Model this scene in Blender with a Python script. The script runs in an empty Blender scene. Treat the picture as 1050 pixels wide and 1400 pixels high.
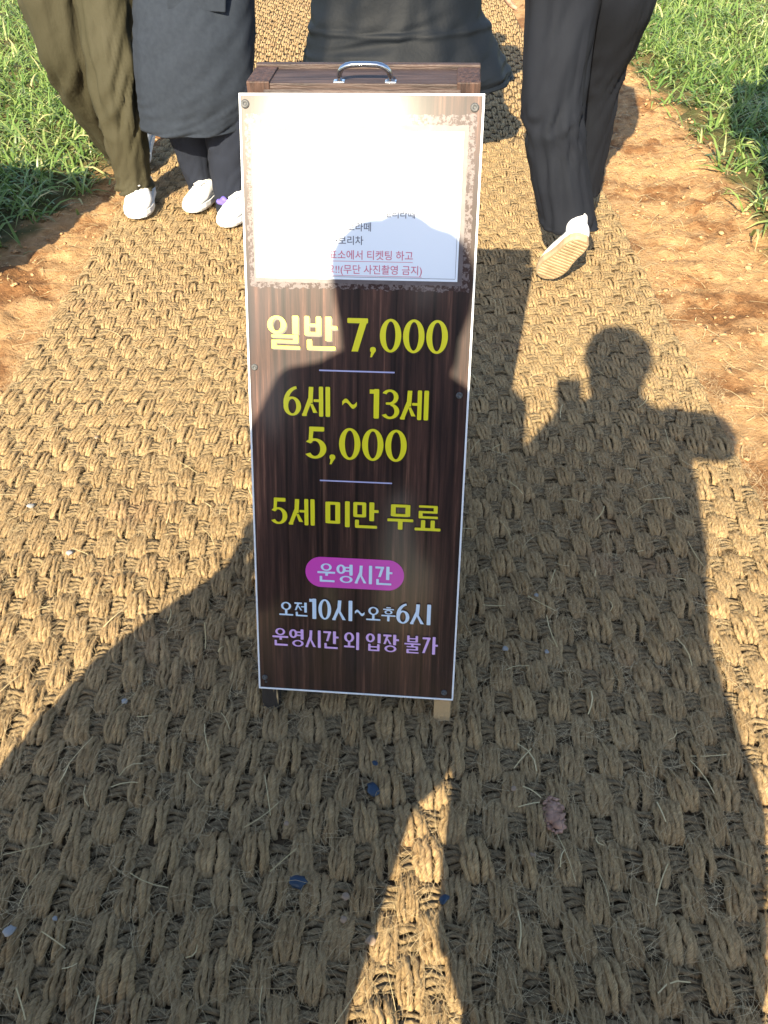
import bpy, bmesh, math, random
import numpy as np
from mathutils import Vector, Matrix, noise

random.seed(7); rng = np.random.default_rng(7)
sc = bpy.context.scene
col = sc.collection

# ------------------------------------------------------------------ camera
CAM_H = 1.32; FPX = 1060.9
CR = Vector((0.9998015, -0.0137678, -0.0144014)); CU = Vector((0.0199237, 0.6908921, 0.7226833)); CF = Vector((0.0, 0.7228268, -0.6910292))
CAM = Vector((0, 0, CAM_H))
cam_d = bpy.data.cameras.new('camera'); cam = bpy.data.objects.new('camera', cam_d); col.objects.link(cam)
cam_d.sensor_fit = 'VERTICAL'; cam_d.sensor_height = 24.0; cam_d.lens = FPX / 1400 * 24.0
cam_d.clip_start = 0.02; cam_d.clip_end = 600
mw = Matrix.Identity(4)
for i in range(3):
    mw[i][0] = CR[i]; mw[i][1] = CU[i]; mw[i][2] = -CF[i]; mw[i][3] = CAM[i]
cam.matrix_world = mw
sc.camera = cam
# ------------------------------------------------------------------ light
AZ = math.radians(16.094); EL = math.radians(33.68)
SUN_DIR = Vector((math.sin(AZ) * math.cos(EL), math.cos(AZ) * math.cos(EL), -math.sin(EL)))     # way the light travels
world = bpy.data.worlds.new('World'); sc.world = world; world.use_nodes = True
wn = world.node_tree.nodes; wl = world.node_tree.links
sky = wn.new('ShaderNodeTexSky'); sky.sky_type = 'NISHITA'; sky.sun_disc = False
sky.sun_elevation = EL; sky.sun_rotation = math.pi + AZ
sky.air_density = 1.0; sky.dust_density = 1.0; sky.ozone_density = 1.0
wn['Background'].inputs['Strength'].default_value = 0.100
wl.new(sky.outputs[0], wn['Background'].inputs['Color'])
sun_d = bpy.data.lights.new('sun', 'SUN'); sun = bpy.data.objects.new('sun', sun_d); col.objects.link(sun)
sun_d.energy = 4.6; sun_d.angle = math.radians(0.53); sun_d.color = (1.0, 0.86, 0.62)
sun.rotation_euler = SUN_DIR.to_track_quat('-Z', 'Y').to_euler(); sun.location = (-6, -20, 14)
sc.view_settings.view_transform = 'Standard'; sc.view_settings.look = 'None'
sc.view_settings.exposure = 1.62; sc.view_settings.gamma = 1.0; sc.view_settings.use_curve_mapping = False

# ------------------------------------------------------------------ pixel to place
def ray(x, y): return (CR * (x - 525) - CU * (y - 700) + CF * FPX).normalized()
def gnd(x, y, z=0.0):
    v = ray(x, y); return CAM + v * ((z - CAM_H) / v.z)
def at_y(x, y, Y):
    v = ray(x, y); return CAM + v * (Y / v.y)

# ------------------------------------------------------------------ materials
def mat(name, c1, c2=None, scale=20, rough=.8, bump=0.0, bscale=60, spec=.3, detail=6, stretch=None, sheen=0.0, ramp=(.35, .65), c3=None, s3=4):
    m = bpy.data.materials.new(name); m.use_nodes = True
    nt = m.node_tree; N = nt.nodes; L = nt.links; b = N['Principled BSDF']
    b.inputs['Roughness'].default_value = rough; b.inputs['Specular IOR Level'].default_value = spec
    if sheen: b.inputs['Sheen Weight'].default_value = sheen
    tc = N.new('ShaderNodeTexCoord'); src = tc.outputs['Object']
    if stretch:
        mp = N.new('ShaderNodeMapping'); mp.inputs['Scale'].default_value = stretch; L.new(src, mp.inputs['Vector']); src = mp.outputs[0]
    if c2 is None: b.inputs['Base Color'].default_value = (*c1, 1)
    else:
        n = N.new('ShaderNodeTexNoise'); n.inputs['Scale'].default_value = scale; n.inputs['Detail'].default_value = detail; L.new(src, n.inputs['Vector'])
        r = N.new('ShaderNodeValToRGB'); r.color_ramp.elements[0].position = ramp[0]; r.color_ramp.elements[1].position = ramp[1]
        r.color_ramp.elements[0].color = (*c1, 1); r.color_ramp.elements[1].color = (*c2, 1)
        L.new(n.outputs['Fac'], r.inputs['Fac']); out = r.outputs['Color']
        if c3:
            n3 = N.new('ShaderNodeTexNoise'); n3.inputs['Scale'].default_value = s3; n3.inputs['Detail'].default_value = 4; L.new(src, n3.inputs['Vector'])
            r3 = N.new('ShaderNodeValToRGB'); r3.color_ramp.elements[0].position = .5; r3.color_ramp.elements[1].position = .68
            L.new(n3.outputs['Fac'], r3.inputs['Fac'])
            mx = N.new('ShaderNodeMixRGB'); L.new(r3.outputs['Color'], mx.inputs['Fac']); L.new(out, mx.inputs['Color1']); mx.inputs['Color2'].default_value = (*c3, 1); out = mx.outputs['Color']
        L.new(out, b.inputs['Base Color'])
    if bump:
        n2 = N.new('ShaderNodeTexNoise'); n2.inputs['Scale'].default_value = bscale; n2.inputs['Detail'].default_value = 8; L.new(src, n2.inputs['Vector'])
        bp = N.new('ShaderNodeBump'); bp.inputs['Strength'].default_value = 1.0; bp.inputs['Distance'].default_value = bump
        L.new(n2.outputs['Fac'], bp.inputs['Height']); L.new(bp.outputs['Normal'], b.inputs['Normal'])
    return m

def coir_material(name, base, dark, grey, ply=True):
    m = bpy.data.materials.new(name); m.use_nodes = True
    nt = m.node_tree; N = nt.nodes; L = nt.links; b = N['Principled BSDF']
    b.inputs['Roughness'].default_value = .85; b.inputs['Specular IOR Level'].default_value = .2
    geo = N.new('ShaderNodeNewGeometry')
    def math_(op, a, c):
        n = N.new('ShaderNodeMath'); n.operation = op
        for k, v in enumerate((a, c)):
            if isinstance(v, (int, float)): n.inputs[k].default_value = v
            else: L.new(v, n.inputs[k])
        return n.outputs[0]
    n1 = N.new('ShaderNodeTexNoise'); n1.inputs['Detail'].default_value = 6; n1.inputs['Roughness'].default_value = .62
    if ply:
        uv = N.new('ShaderNodeUVMap'); sp = N.new('ShaderNodeSeparateXYZ'); L.new(uv.outputs[0], sp.inputs[0])
        st = math_('ADD', math_('MULTIPLY', sp.outputs['X'], 58.0), math_('MULTIPLY', sp.outputs['Y'], 2.0))
        cv = N.new('ShaderNodeCombineXYZ'); L.new(math_('MULTIPLY', st, 5.5), cv.inputs[0]); L.new(math_('MULTIPLY', sp.outputs['X'], 70.0), cv.inputs[1])
        pv = N.new('ShaderNodeVectorMath'); pv.operation = 'MULTIPLY'; L.new(geo.outputs['Position'], pv.inputs[0]); pv.inputs[1].default_value = (9, 9, 9)
        av = N.new('ShaderNodeVectorMath'); L.new(cv.outputs[0], av.inputs[0]); L.new(pv.outputs[0], av.inputs[1])
        L.new(av.outputs[0], n1.inputs['Vector']); n1.inputs['Scale'].default_value = 1.5
        groove = math_('POWER', math_('ABSOLUTE', math_('SINE', math_('MULTIPLY', st, math.pi), 0), 0), .55)
    else:
        L.new(geo.outputs['Position'], n1.inputs['Vector']); n1.inputs['Scale'].default_value = 260
    r1 = N.new('ShaderNodeValToRGB'); r1.color_ramp.elements[0].position = .30; r1.color_ramp.elements[1].position = .62
    r1.color_ramp.elements[0].color = (*dark, 1); r1.color_ramp.elements[1].color = (*base, 1); L.new(n1.outputs['Fac'], r1.inputs['Fac'])
    n2 = N.new('ShaderNodeTexNoise'); n2.inputs['Scale'].default_value = 14; n2.inputs['Detail'].default_value = 6; L.new(geo.outputs['Position'], n2.inputs['Vector'])
    r2 = N.new('ShaderNodeValToRGB'); r2.color_ramp.elements[0].position = .42; r2.color_ramp.elements[1].position = .72; L.new(n2.outputs['Fac'], r2.inputs['Fac'])
    mg = N.new('ShaderNodeMixRGB'); mg.blend_type = 'MULTIPLY'; L.new(r2.outputs['Color'], mg.inputs['Fac']); L.new(r1.outputs['Color'], mg.inputs['Color1']); mg.inputs['Color2'].default_value = (*grey, 1)
    # reddish soil rubbed into the weave in patches
    n3 = N.new('ShaderNodeTexNoise'); n3.inputs['Scale'].default_value = 2.6; n3.inputs['Detail'].default_value = 7; n3.inputs['Roughness'].default_value = .65; L.new(geo.outputs['Position'], n3.inputs['Vector'])
    r3 = N.new('ShaderNodeValToRGB'); r3.color_ramp.elements[0].position = .56; r3.color_ramp.elements[1].position = .74
    r3.color_ramp.elements[1].color = (.55, .55, .55, 1); L.new(n3.outputs['Fac'], r3.inputs['Fac'])
    m3 = N.new('ShaderNodeMixRGB'); L.new(r3.outputs['Color'], m3.inputs['Fac']); L.new(mg.outputs['Color'], m3.inputs['Color1']); m3.inputs['Color2'].default_value = (.30, .17, .10, 1)
    L.new(m3.outputs['Color'], b.inputs['Base Color'])
    hgt = n1.outputs['Fac']
    if ply: hgt = math_('ADD', math_('MULTIPLY', groove, .7), math_('MULTIPLY', n1.outputs['Fac'], 1.0))
    bp = N.new('ShaderNodeBump'); bp.inputs['Strength'].default_value = 1; bp.inputs['Distance'].default_value = .0032; L.new(hgt, bp.inputs['Height']); L.new(bp.outputs['Normal'], b.inputs['Normal'])
    return m

M = {}
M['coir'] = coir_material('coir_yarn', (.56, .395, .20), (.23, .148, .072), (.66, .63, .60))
M['coir_weft'] = coir_material('coir_weft', (.35, .255, .135), (.12, .083, .045), (.7, .7, .72))  # darker than the raised yarn: shade of the recesses put into the colour
M['coir_base'] = coir_material('coir_base', (.14, .095, .05), (.06, .04, .022), (.8, .8, .8), False)  # dark sheet under the weave, shade of the gaps painted in
M['fibre'] = mat('coir_fibre', (.30, .21, .105), (.62, .48, .27), 14, rough=.7)
M['straw'] = mat('straw', (.52, .40, .19), (.66, .54, .30), 9, rough=.6)
M['clod'] = mat('soil_clod', (.36, .21, .095), (.50, .31, .16), 24, rough=.95, bump=.006, bscale=90)
M['redclod'] = mat('dry_soil', (.30, .17, .12), (.42, .26, .19), 60, rough=.95, bump=.003, bscale=150)
M['panel_edge'] = mat('white_edge', (.75, .78, .82), rough=.35)
M['darkwood'] = mat('dark_stained_wood', (.030, .020, .018), (.085, .056, .048), 14, rough=.55, bump=.0015, bscale=40, stretch=(1, 14, 14), spec=.4)
M['darkwood_v'] = mat('dark_stained_wood_upright', (.030, .018, .015), (.10, .055, .040), 14, rough=.55, bump=.0015, bscale=40, stretch=(14, 14, 1), spec=.4)
M['legwood'] = mat('chipped_painted_wood', (.03, .024, .02), (.50, .36, .19), 7, rough=.7, bump=.002, bscale=60, stretch=(9, 9, 1.0), ramp=(.57, .61))
M['rawleg'] = mat('worn_raw_wood', (.42, .29, .15), (.05, .03, .022), 9, rough=.75, bump=.002, bscale=60, stretch=(3, 3, 2), ramp=(.54, .60))
M['chrome'] = mat('polished_metal', (.55, .57, .6), rough=.18); M['chrome'].node_tree.nodes['Principled BSDF'].inputs['Metallic'].default_value = 1
M['screw'] = mat('screw_metal', (.05, .055, .06), (.12, .12, .12), 300, rough=.5)
M['yellow'] = mat('yellow_print', (.72, .66, .02), rough=.3, spec=.5)
M['ltblue'] = mat('pale_blue_print', (.60, .74, .90), rough=.3, spec=.5)
M['lilac'] = mat('lilac_print', (.66, .42, .80), rough=.3, spec=.5)
M['rule'] = mat('rule_print', (.42, .42, .66), rough=.3, spec=.5)
M['pink'] = mat('magenta_print', (.62, .06, .45), rough=.3, spec=.5)
M['printshadow'] = mat('print_shadow', (.03, .018, .012), rough=.3, spec=.5)
M['ink'] = mat('grey_ink', (.10, .11, .15), rough=.45)
M['redink'] = mat('red_ink', (.55, .16, .24), rough=.45)
M['paper'] = mat('laminated_paper', (.70, .77, .86), rough=.25, spec=.35)
M['skin'] = mat('skin', (.50, .29, .20), (.58, .35, .25), 8, rough=.5)
M['hair'] = mat('hair', (.015, .011, .009), (.035, .026, .02), 30, rough=.45, stretch=(30, 30, 2), bump=.004, bscale=20)
M['olive'] = mat('olive_cotton', (.040, .037, .021), (.050, .046, .028), 4, rough=.8, bump=.012, bscale=9, detail=3, stretch=(1.6, 1.6, .8), spec=.2)
M['slate'] = mat('slate_wool', (.020, .026, .038), (.024, .031, .044), 60, rough=.9, bump=.0004, bscale=900, spec=.2)
M['black'] = mat('black_cloth', (.011, .012, .015), (.015, .016, .019), 10, rough=.85, bump=.0006, bscale=600, sheen=.1)
M['puffer'] = mat('black_nylon', (.004, .0065, .011), (.006, .0088, .014), 5, rough=.65, bump=.001, bscale=70, spec=.22)
M['navy'] = mat('navy_cloth', (.012, .016, .028), (.016, .021, .036), 8, rough=.85, bump=.0006, bscale=600)
M['charcoal'] = mat('charcoal_cloth', (.0075, .0092, .0145), (.010, .0122, .018), 8, rough=.85, bump=.0006, bscale=600, spec=.2)
M['cream'] = mat('cream_cloth', (.45, .40, .32), (.52, .47, .38), 30, rough=.9, bump=.001, bscale=300)
M['brown'] = mat('brown_cloth', (.05, .032, .022), (.07, .045, .032), 30, rough=.9, bump=.001, bscale=300)
M['white'] = mat('white_leather', (.74, .74, .74), (.80, .80, .80), 30, rough=.5)
M['sock'] = mat('white_sock', (.75, .75, .76), (.8, .8, .8), 60, rough=.9, bump=.001, bscale=300)
M['gum'] = mat('tan_rubber', (.34, .25, .15), (.46, .35, .22), 30, rough=.7)
M['whitesole'] = mat('white_rubber', (.62, .64, .66), (.7, .71, .72), 30, rough=.6)
M['purple'] = mat('purple_satin', (.12, .09, .42), (.2, .16, .6), 20, rough=.4)
M['phone'] = mat('black_glass', (.01, .01, .012), rough=.12, spec=.5)
M['eye'] = mat('eye', (.02, .012, .01), rough=.1)
M['pebble'] = mat('pebble_stone', (.22, .15, .10), (.36, .27, .19), 40, rough=.85)
M['greypebble'] = mat('grey_stone', (.22, .22, .22), (.34, .34, .33), 40, rough=.85)
M['blue'] = mat('blue_plastic', (.012, .026, .05), (.03, .06, .105), 20, rough=.35)
M['plank'] = mat('shadow_board_wood', (.16, .11, .07), (.26, .19, .13), 12, rough=.85, bump=.002, bscale=40, stretch=(1, 12, 12))

def grass_material():
    m = bpy.data.materials.new('barley_leaf'); m.use_nodes = True
    nt = m.node_tree; N = nt.nodes; L = nt.links; b = N['Principled BSDF']
    a = N.new('ShaderNodeAttribute'); a.attribute_name = 'tint'
    r = N.new('ShaderNodeValToRGB'); e = r.color_ramp.elements
    e[0].position = 0; e[0].color = (.06, .13, .025, 1); e[1].position = 1; e[1].color = (.55, .50, .24, 1)
    for p, c in ((.35, (.13, .225, .05, 1)), (.7, (.24, .33, .09, 1)), (.9, (.42, .46, .19, 1))):
        k = e.new(p); k.color = c
    L.new(a.outputs['Fac'], r.inputs['Fac']); L.new(r.outputs['Color'], b.inputs['Base Color'])
    b.inputs['Roughness'].default_value = .38; b.inputs['Specular IOR Level'].default_value = .5
    t = N.new('ShaderNodeBsdfTranslucent'); L.new(r.outputs['Color'], t.inputs['Color'])
    mx = N.new('ShaderNodeMixShader'); mx.inputs[0].default_value = .3
    L.new(b.outputs[0], mx.inputs[1]); L.new(t.outputs[0], mx.inputs[2]); L.new(mx.outputs[0], N['Material Output'].inputs['Surface'])
    return m
M['grass'] = grass_material()

def ground_material():
    m = bpy.data.materials.new('red_earth'); m.use_nodes = True
    nt = m.node_tree; N = nt.nodes; L = nt.links; b = N['Principled BSDF']
    b.inputs['Roughness'].default_value = .95; b.inputs['Specular IOR Level'].default_value = .15
    geo = N.new('ShaderNodeNewGeometry'); P = geo.outputs['Position']
    def nz(s, d=6, rgh=.55):
        n = N.new('ShaderNodeTexNoise'); n.inputs['Scale'].default_value = s; n.inputs['Detail'].default_value = d; n.inputs['Roughness'].default_value = rgh; L.new(P, n.inputs['Vector']); return n.outputs['Fac']
    def rp(f, p0, p1, c0, c1):
        r = N.new('ShaderNodeValToRGB'); r.color_ramp.elements[0].position = p0; r.color_ramp.elements[1].position = p1
        r.color_ramp.elements[0].color = (*c0, 1); r.color_ramp.elements[1].color = (*c1, 1); L.new(f, r.inputs['Fac']); return r.outputs['Color']
    def mixc(f, a, c):
        x = N.new('ShaderNodeMixRGB'); L.new(f, x.inputs['Fac']); L.new(a, x.inputs['Color1']); L.new(c, x.inputs['Color2']); return x.outputs['Color']
    dry = rp(nz(30), .3, .7, (.355, .205, .092), (.50, .315, .155))
    damp = rp(nz(45), .3, .7, (.18, .085, .036), (.27, .14, .06))
    soil = mixc(rp(nz(3.2, 8, .65), .50, .58, (0, 0, 0), (1, 1, 1)), dry, damp)
    a = N.new('ShaderNodeAttribute'); a.attribute_name = 'grassy'
    turf = rp(nz(8), .3, .7, (.06, .075, .025), (.13, .10, .045))
    L.new(mixc(a.outputs['Fac'], soil, turf), b.inputs['Base Color'])
    bp = N.new('ShaderNodeBump'); bp.inputs['Distance'].default_value = .016; bp.inputs['Strength'].default_value = 1
    L.new(nz(48, 10, .7), bp.inputs['Height'])
    v = N.new('ShaderNodeTexVoronoi'); v.feature = 'DISTANCE_TO_EDGE'; v.inputs['Scale'].default_value = 26; L.new(P, v.inputs['Vector'])
    cr = rp(v.outputs['Distance'], 0, .06, (0, 0, 0), (1, 1, 1))
    b2 = N.new('ShaderNodeBump'); b2.inputs['Distance'].default_value = .004; b2.inputs['Strength'].default_value = .22; L.new(cr, b2.inputs['Height']); L.new(bp.outputs['Normal'], b2.inputs['Normal'])
    L.new(b2.outputs['Normal'], b.inputs['Normal'])
    return m
M['ground'] = ground_material()

# ------------------------------------------------------------------ mesh helpers
def link(name, me, m=None, parent=None, smooth=True):
    o = bpy.data.objects.new(name, me); col.objects.link(o)
    if m is not None and not me.materials: me.materials.append(m if not isinstance(m, str) else M[m])
    if parent is not None: o.parent = parent
    if smooth and me.polygons: me.polygons.foreach_set('use_smooth', [True] * len(me.polygons))
    return o
def mesh_np(name, V, F, uv=None):
    me = bpy.data.meshes.new(name); V = np.asarray(V, np.float32); F = np.asarray(F, np.int32); k = F.shape[1]
    me.vertices.add(len(V)); me.vertices.foreach_set('co', V.ravel())
    me.loops.add(F.size); me.loops.foreach_set('vertex_index', F.ravel())
    me.polygons.add(len(F)); me.polygons.foreach_set('loop_start', np.arange(0, F.size, k, dtype=np.int32))
    me.update(calc_edges=True)
    if uv is not None: me.uv_layers.new(name='UVMap').data.foreach_set('uv', np.asarray(uv, np.float32).ravel())
    return me
def tag(o, label, cat, group=None):
    o['label'] = label; o['category'] = cat
    if group: o['group'] = group
    return o
def empty(name, loc=(0, 0, 0), rz=0):
    o = bpy.data.objects.new(name, None); col.objects.link(o); o.location = loc; o.rotation_euler = (0, 0, rz); o.empty_display_size = .1; return o
def bm_mesh(name, bm):
    me = bpy.data.meshes.new(name); bm.normal_update(); bm.to_mesh(me); bm.free(); return me
def box_bm(bm, c, s, bevel=0.0, mtx=None):
    r = bmesh.ops.create_cube(bm, size=1.0); vs = r['verts']
    for v in vs: v.co = Vector((v.co.x * s[0], v.co.y * s[1], v.co.z * s[2])) + Vector(c)
    if mtx is not None:
        for v in vs: v.co = mtx @ v.co
    if bevel:
        es = list({e for v in vs for e in v.link_edges}); bmesh.ops.bevel(bm, geom=es, offset=bevel, segments=2, affect='EDGES', profile=.6)
def box(name, c, s, m, parent, bevel=.002):
    bm = bmesh.new(); box_bm(bm, c, s, bevel); return link(name, bm_mesh(name, bm), m, parent, smooth=False)
def catmull(pts, n):
    P = np.asarray(pts, float); k = len(P); out = []
    for t in np.linspace(0, k - 1, n):
        i = min(int(t), k - 2); f = t - i
        p0, p1, p2, p3 = P[max(i - 1, 0)], P[i], P[i + 1], P[min(i + 2, k - 1)]
        out.append(.5 * ((2 * p1) + (-p0 + p2) * f + (2 * p0 - 5 * p1 + 4 * p2 - p3) * f * f + (-p0 + 3 * p1 - 3 * p2 + p3) * f ** 3))
    return np.array(out)
def loft_bm(bm, rings, seg=24, caps=True):
    """rings: list of (centre, axis_a, axis_b) ; points = c + a cos + b sin"""
    prev = None; first = None
    for c, a, b in rings:
        c, a, b = Vector(c), Vector(a), Vector(b)
        r = [bm.verts.new(c + a * math.cos(2 * math.pi * i / seg) + b * math.sin(2 * math.pi * i / seg)) for i in range(seg)]
        if prev:
            for i in range(seg): bm.faces.new((prev[i], prev[(i + 1) % seg], r[(i + 1) % seg], r[i]))
        else: first = r
        prev = r
    if caps:
        bm.faces.new(first[::-1]); bm.faces.new(prev)
def capsule(bm, p0, p1, r0, r1, seg=14):
    p0, p1 = Vector(p0), Vector(p1); d = (p1 - p0)
    if d.length < 1e-6: d = Vector((0, 0, 1e-4)); p1 = p0 + d
    dn = d.normalized(); a = dn.orthogonal().normalized(); b = dn.cross(a); R = []
    for k in (-80, -50, -25): t = math.radians(k); R.append((p0 + dn * r0 * math.sin(t), r0 * math.cos(t)))
    for k in range(5): f = k / 4; R.append((p0 + d * f, r0 + (r1 - r0) * f))
    for k in (25, 50, 80): t = math.radians(k); R.append((p1 + dn * r1 * math.sin(t), r1 * math.cos(t)))
    loft_bm(bm, [(c, a * r, b * r) for c, r in R], seg)
def ellipsoid(bm, c, r, mtx=None, seg=18):
    rr = bmesh.ops.create_uvsphere(bm, u_segments=seg, v_segments=seg // 2 + 2, radius=1)
    for v in rr['verts']:
        p = Vector((v.co.x * r[0], v.co.y * r[1], v.co.z * r[2]))
        v.co = (mtx @ p if mtx is not None else p) + Vector(c)
def remesh(name, bm, voxel, smooth=4, disp=None):
    bmesh.ops.recalc_face_normals(bm, faces=bm.faces[:])
    me0 = bm_mesh(name + '_src', bm); o = bpy.data.objects.new('tmp_src', me0); col.objects.link(o)
    r = o.modifiers.new('r', 'REMESH'); r.mode = 'VOXEL'; r.voxel_size = voxel
    s = o.modifiers.new('s', 'SMOOTH'); s.iterations = smooth; s.factor = .5
    dg = bpy.context.evaluated_depsgraph_get(); me = bpy.data.meshes.new_from_object(o.evaluated_get(dg))
    bpy.data.objects.remove(o); bpy.data.meshes.remove(me0); me.name = name
    if disp: displace(me, disp)
    return me
def displace(me, fn):
    n = len(me.vertices); co = np.empty(n * 3, np.float32); me.vertices.foreach_get('co', co); no = np.empty(n * 3, np.float32)
    me.vertex_normals.foreach_get('vector', no); co = co.reshape(-1, 3); no = no.reshape(-1, 3)
    d = np.array([fn(Vector(p)) for p in co.tolist()], np.float32)
    co = co + no * d[:, None]; me.vertices.foreach_set('co', co.ravel()); me.update()
def folds(amp, sx, sz, seed=0.0, ridge=True):
    off = Vector((seed * 3.7, seed * 1.3, seed * 2.1))
    def f(p):
        q = Vector((p.x * sx, p.y * sx, p.z * sz + .5 * sz * (p.x + p.y) * .6)) + off
        a = noise.noise(q); b = noise.noise(q * 2.3 + off)
        v = (1 - abs(a) * 2.2) * .7 + b * .3 if ridge else a * .7 + b * .3
        return amp * v
    return f

# ------------------------------------------------------------------ ground sheet
MS = 0.0207
def mat_l(y): return -1.159 + MS * y
def mat_r(y): return 0.929 + MS * y
GL = np.array([(-30, -1.50), (2.2, -1.50), (2.84, -1.44), (3.2, -1.37), (3.31, -1.30), (3.51, -1.25), (3.87, -1.22), (4.35, -1.18), (7, -1.06), (200, 1.6)])
GR = np.array([(-30, 1.45), (2.2, 1.46), (2.8, 1.47), (3.33, 1.50), (3.86, 1.55), (4.67, 1.56), (5.26, 1.54), (7, 1.36), (200, 5.3)])
def grass_l(y): return np.interp(y, GL[:, 0], GL[:, 1])
def grass_r(y): return np.interp(y, GR[:, 0], GR[:, 1])
def fnoise(x, y, s, seed=0, octv=4):
    return np.array([noise.fractal(Vector((a * s + seed, b * s - seed, seed * .37)), .9, 2.0, octv) for a, b in zip(x.ravel(), y.ravel())]).reshape(x.shape)
def geom(a, b, n): return np.sign(a) * np.geomspace(abs(a), abs(b), n)
xs = np.unique(np.concatenate([geom(-260, -5.2, 14), np.arange(-5, -1.9, .07), np.arange(-1.9, -1.0, .018), np.arange(-1.0, .9, .1), np.arange(.9, 2.1, .018), np.arange(2.1, 5, .07), geom(5.2, 260, 14)]))
ys = np.unique(np.concatenate([geom(-120, -3.2, 8), np.arange(-3, 1.0, .12), np.arange(1.0, 5.6, .02), np.arange(5.6, 10, .09), geom(10.3, 400, 16)]))
X, Y = np.meshgrid(xs, ys)
near = (np.abs(X) < 5.1) & (Y > -3.1) & (Y < 10.2)
n1 = np.zeros_like(X); n2 = np.zeros_like(X); n3 = np.zeros_like(X)
n1[near] = fnoise(X[near], Y[near], 2.2, 3.1, 4); n2[near] = fnoise(X[near], Y[near], 9, 8.3, 4); n3[near] = fnoise(X[near], Y[near], 30, 1.9, 3)
wob = .05 * n2
inl = X - (mat_l(Y)); inr = mat_r(Y) - X
inside = np.minimum(inl, inr)                                   # >0 under the mat
grassy = np.clip(np.maximum((grass_l(Y) - X + wob * 2) / .10, (X - grass_r(Y) + wob * 2) / .10) + .3, 0, 1)
out = np.clip(-inside / .08, 0, 1)
side = np.clip((-inside) / .35, 0, 1)
Z = -.024 + out * (.010 + .020 * n1 * side + .018 * n2 + .015 * n3 * np.clip(out, 0, 1)) + .05 * np.clip(-inside - .15, 0, .5) * (1 + .4 * n1)
Z[~near] = np.where(inside[~near] > 0, -.024, 0)
far = ~near; fa = np.clip((np.hypot(X, Y) - 9) / 30, 0, 1); Z += far * .12 * fa
nx, ny = len(xs), len(ys)
idx = np.arange(nx * ny).reshape(ny, nx)
F = np.stack([idx[:-1, :-1], idx[:-1, 1:], idx[1:, 1:], idx[1:, :-1]], -1).reshape(-1, 4)
gme = mesh_np('ground', np.stack([X, Y, Z], -1).reshape(-1, 3), F)
at = gme.attributes.new('grassy', 'FLOAT', 'POINT'); at.data.foreach_set('value', np.clip(grassy, 0, 1).astype(np.float32).ravel())
ground = link('ground', gme, 'ground'); ground['kind'] = 'structure'
def gz(x, y):
    i = np.clip(np.searchsorted(xs, x), 1, nx - 1); j = np.clip(np.searchsorted(ys, y), 1, ny - 1)
    return Z[j, i]

# ------------------------------------------------------------------ woven coir mat
P_, Q_ = .0375, .0610; MZ = -.019
matob = link('coir_mat', None or bm_mesh('coir_mat', (lambda bm: (box_bm(bm, (0, 0, -.004), (2.05, 19, .012)), bm)[1])(bmesh.new())), 'coir_base', smooth=False)
matob.matrix_world = Matrix.Translation((-.115 + MS * 7.0, 7.0, MZ)) @ Matrix.Rotation(-math.atan(MS), 4, 'Z')
tag(matob, 'coarse brown coir mat woven of thick yarn, laid along the path under the sign', 'mat')
def yarn(path, r, seg, lobes, twist, ph):
    path = np.asarray(path); n = len(path); V = []
    for k in range(n):
        a = path[max(k - 1, 0)]; b = path[min(k + 1, n - 1)]; t = (b - a) / np.linalg.norm(b - a)
        s = np.cross(t, (0, 0, 1.)); s /= np.linalg.norm(s); u = np.cross(s, t)
        for i in range(seg):
            f = 2 * math.pi * i / seg; rr = r * (1 + .24 * math.cos(lobes * f + twist * k + ph)) * (1.0 if 0 < k < n - 1 else .75)
            V.append(path[k] + (s * math.cos(f) + u * math.sin(f)) * rr)
    Fq = [(k * seg + i, k * seg + (i + 1) % seg, (k + 1) * seg + (i + 1) % seg, (k + 1) * seg + i) for k in range(n - 1) for i in range(seg)]
    al = np.concatenate([[0], np.cumsum(np.linalg.norm(np.diff(path, axis=0), axis=1))]) + ph; UV = [(al[a], b / seg) for k in range(n - 1) for i in range(seg) for a, b in ((k, i), (k, i + 1), (k + 1, i + 1), (k + 1, i))]
    return V, Fq, UV
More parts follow.
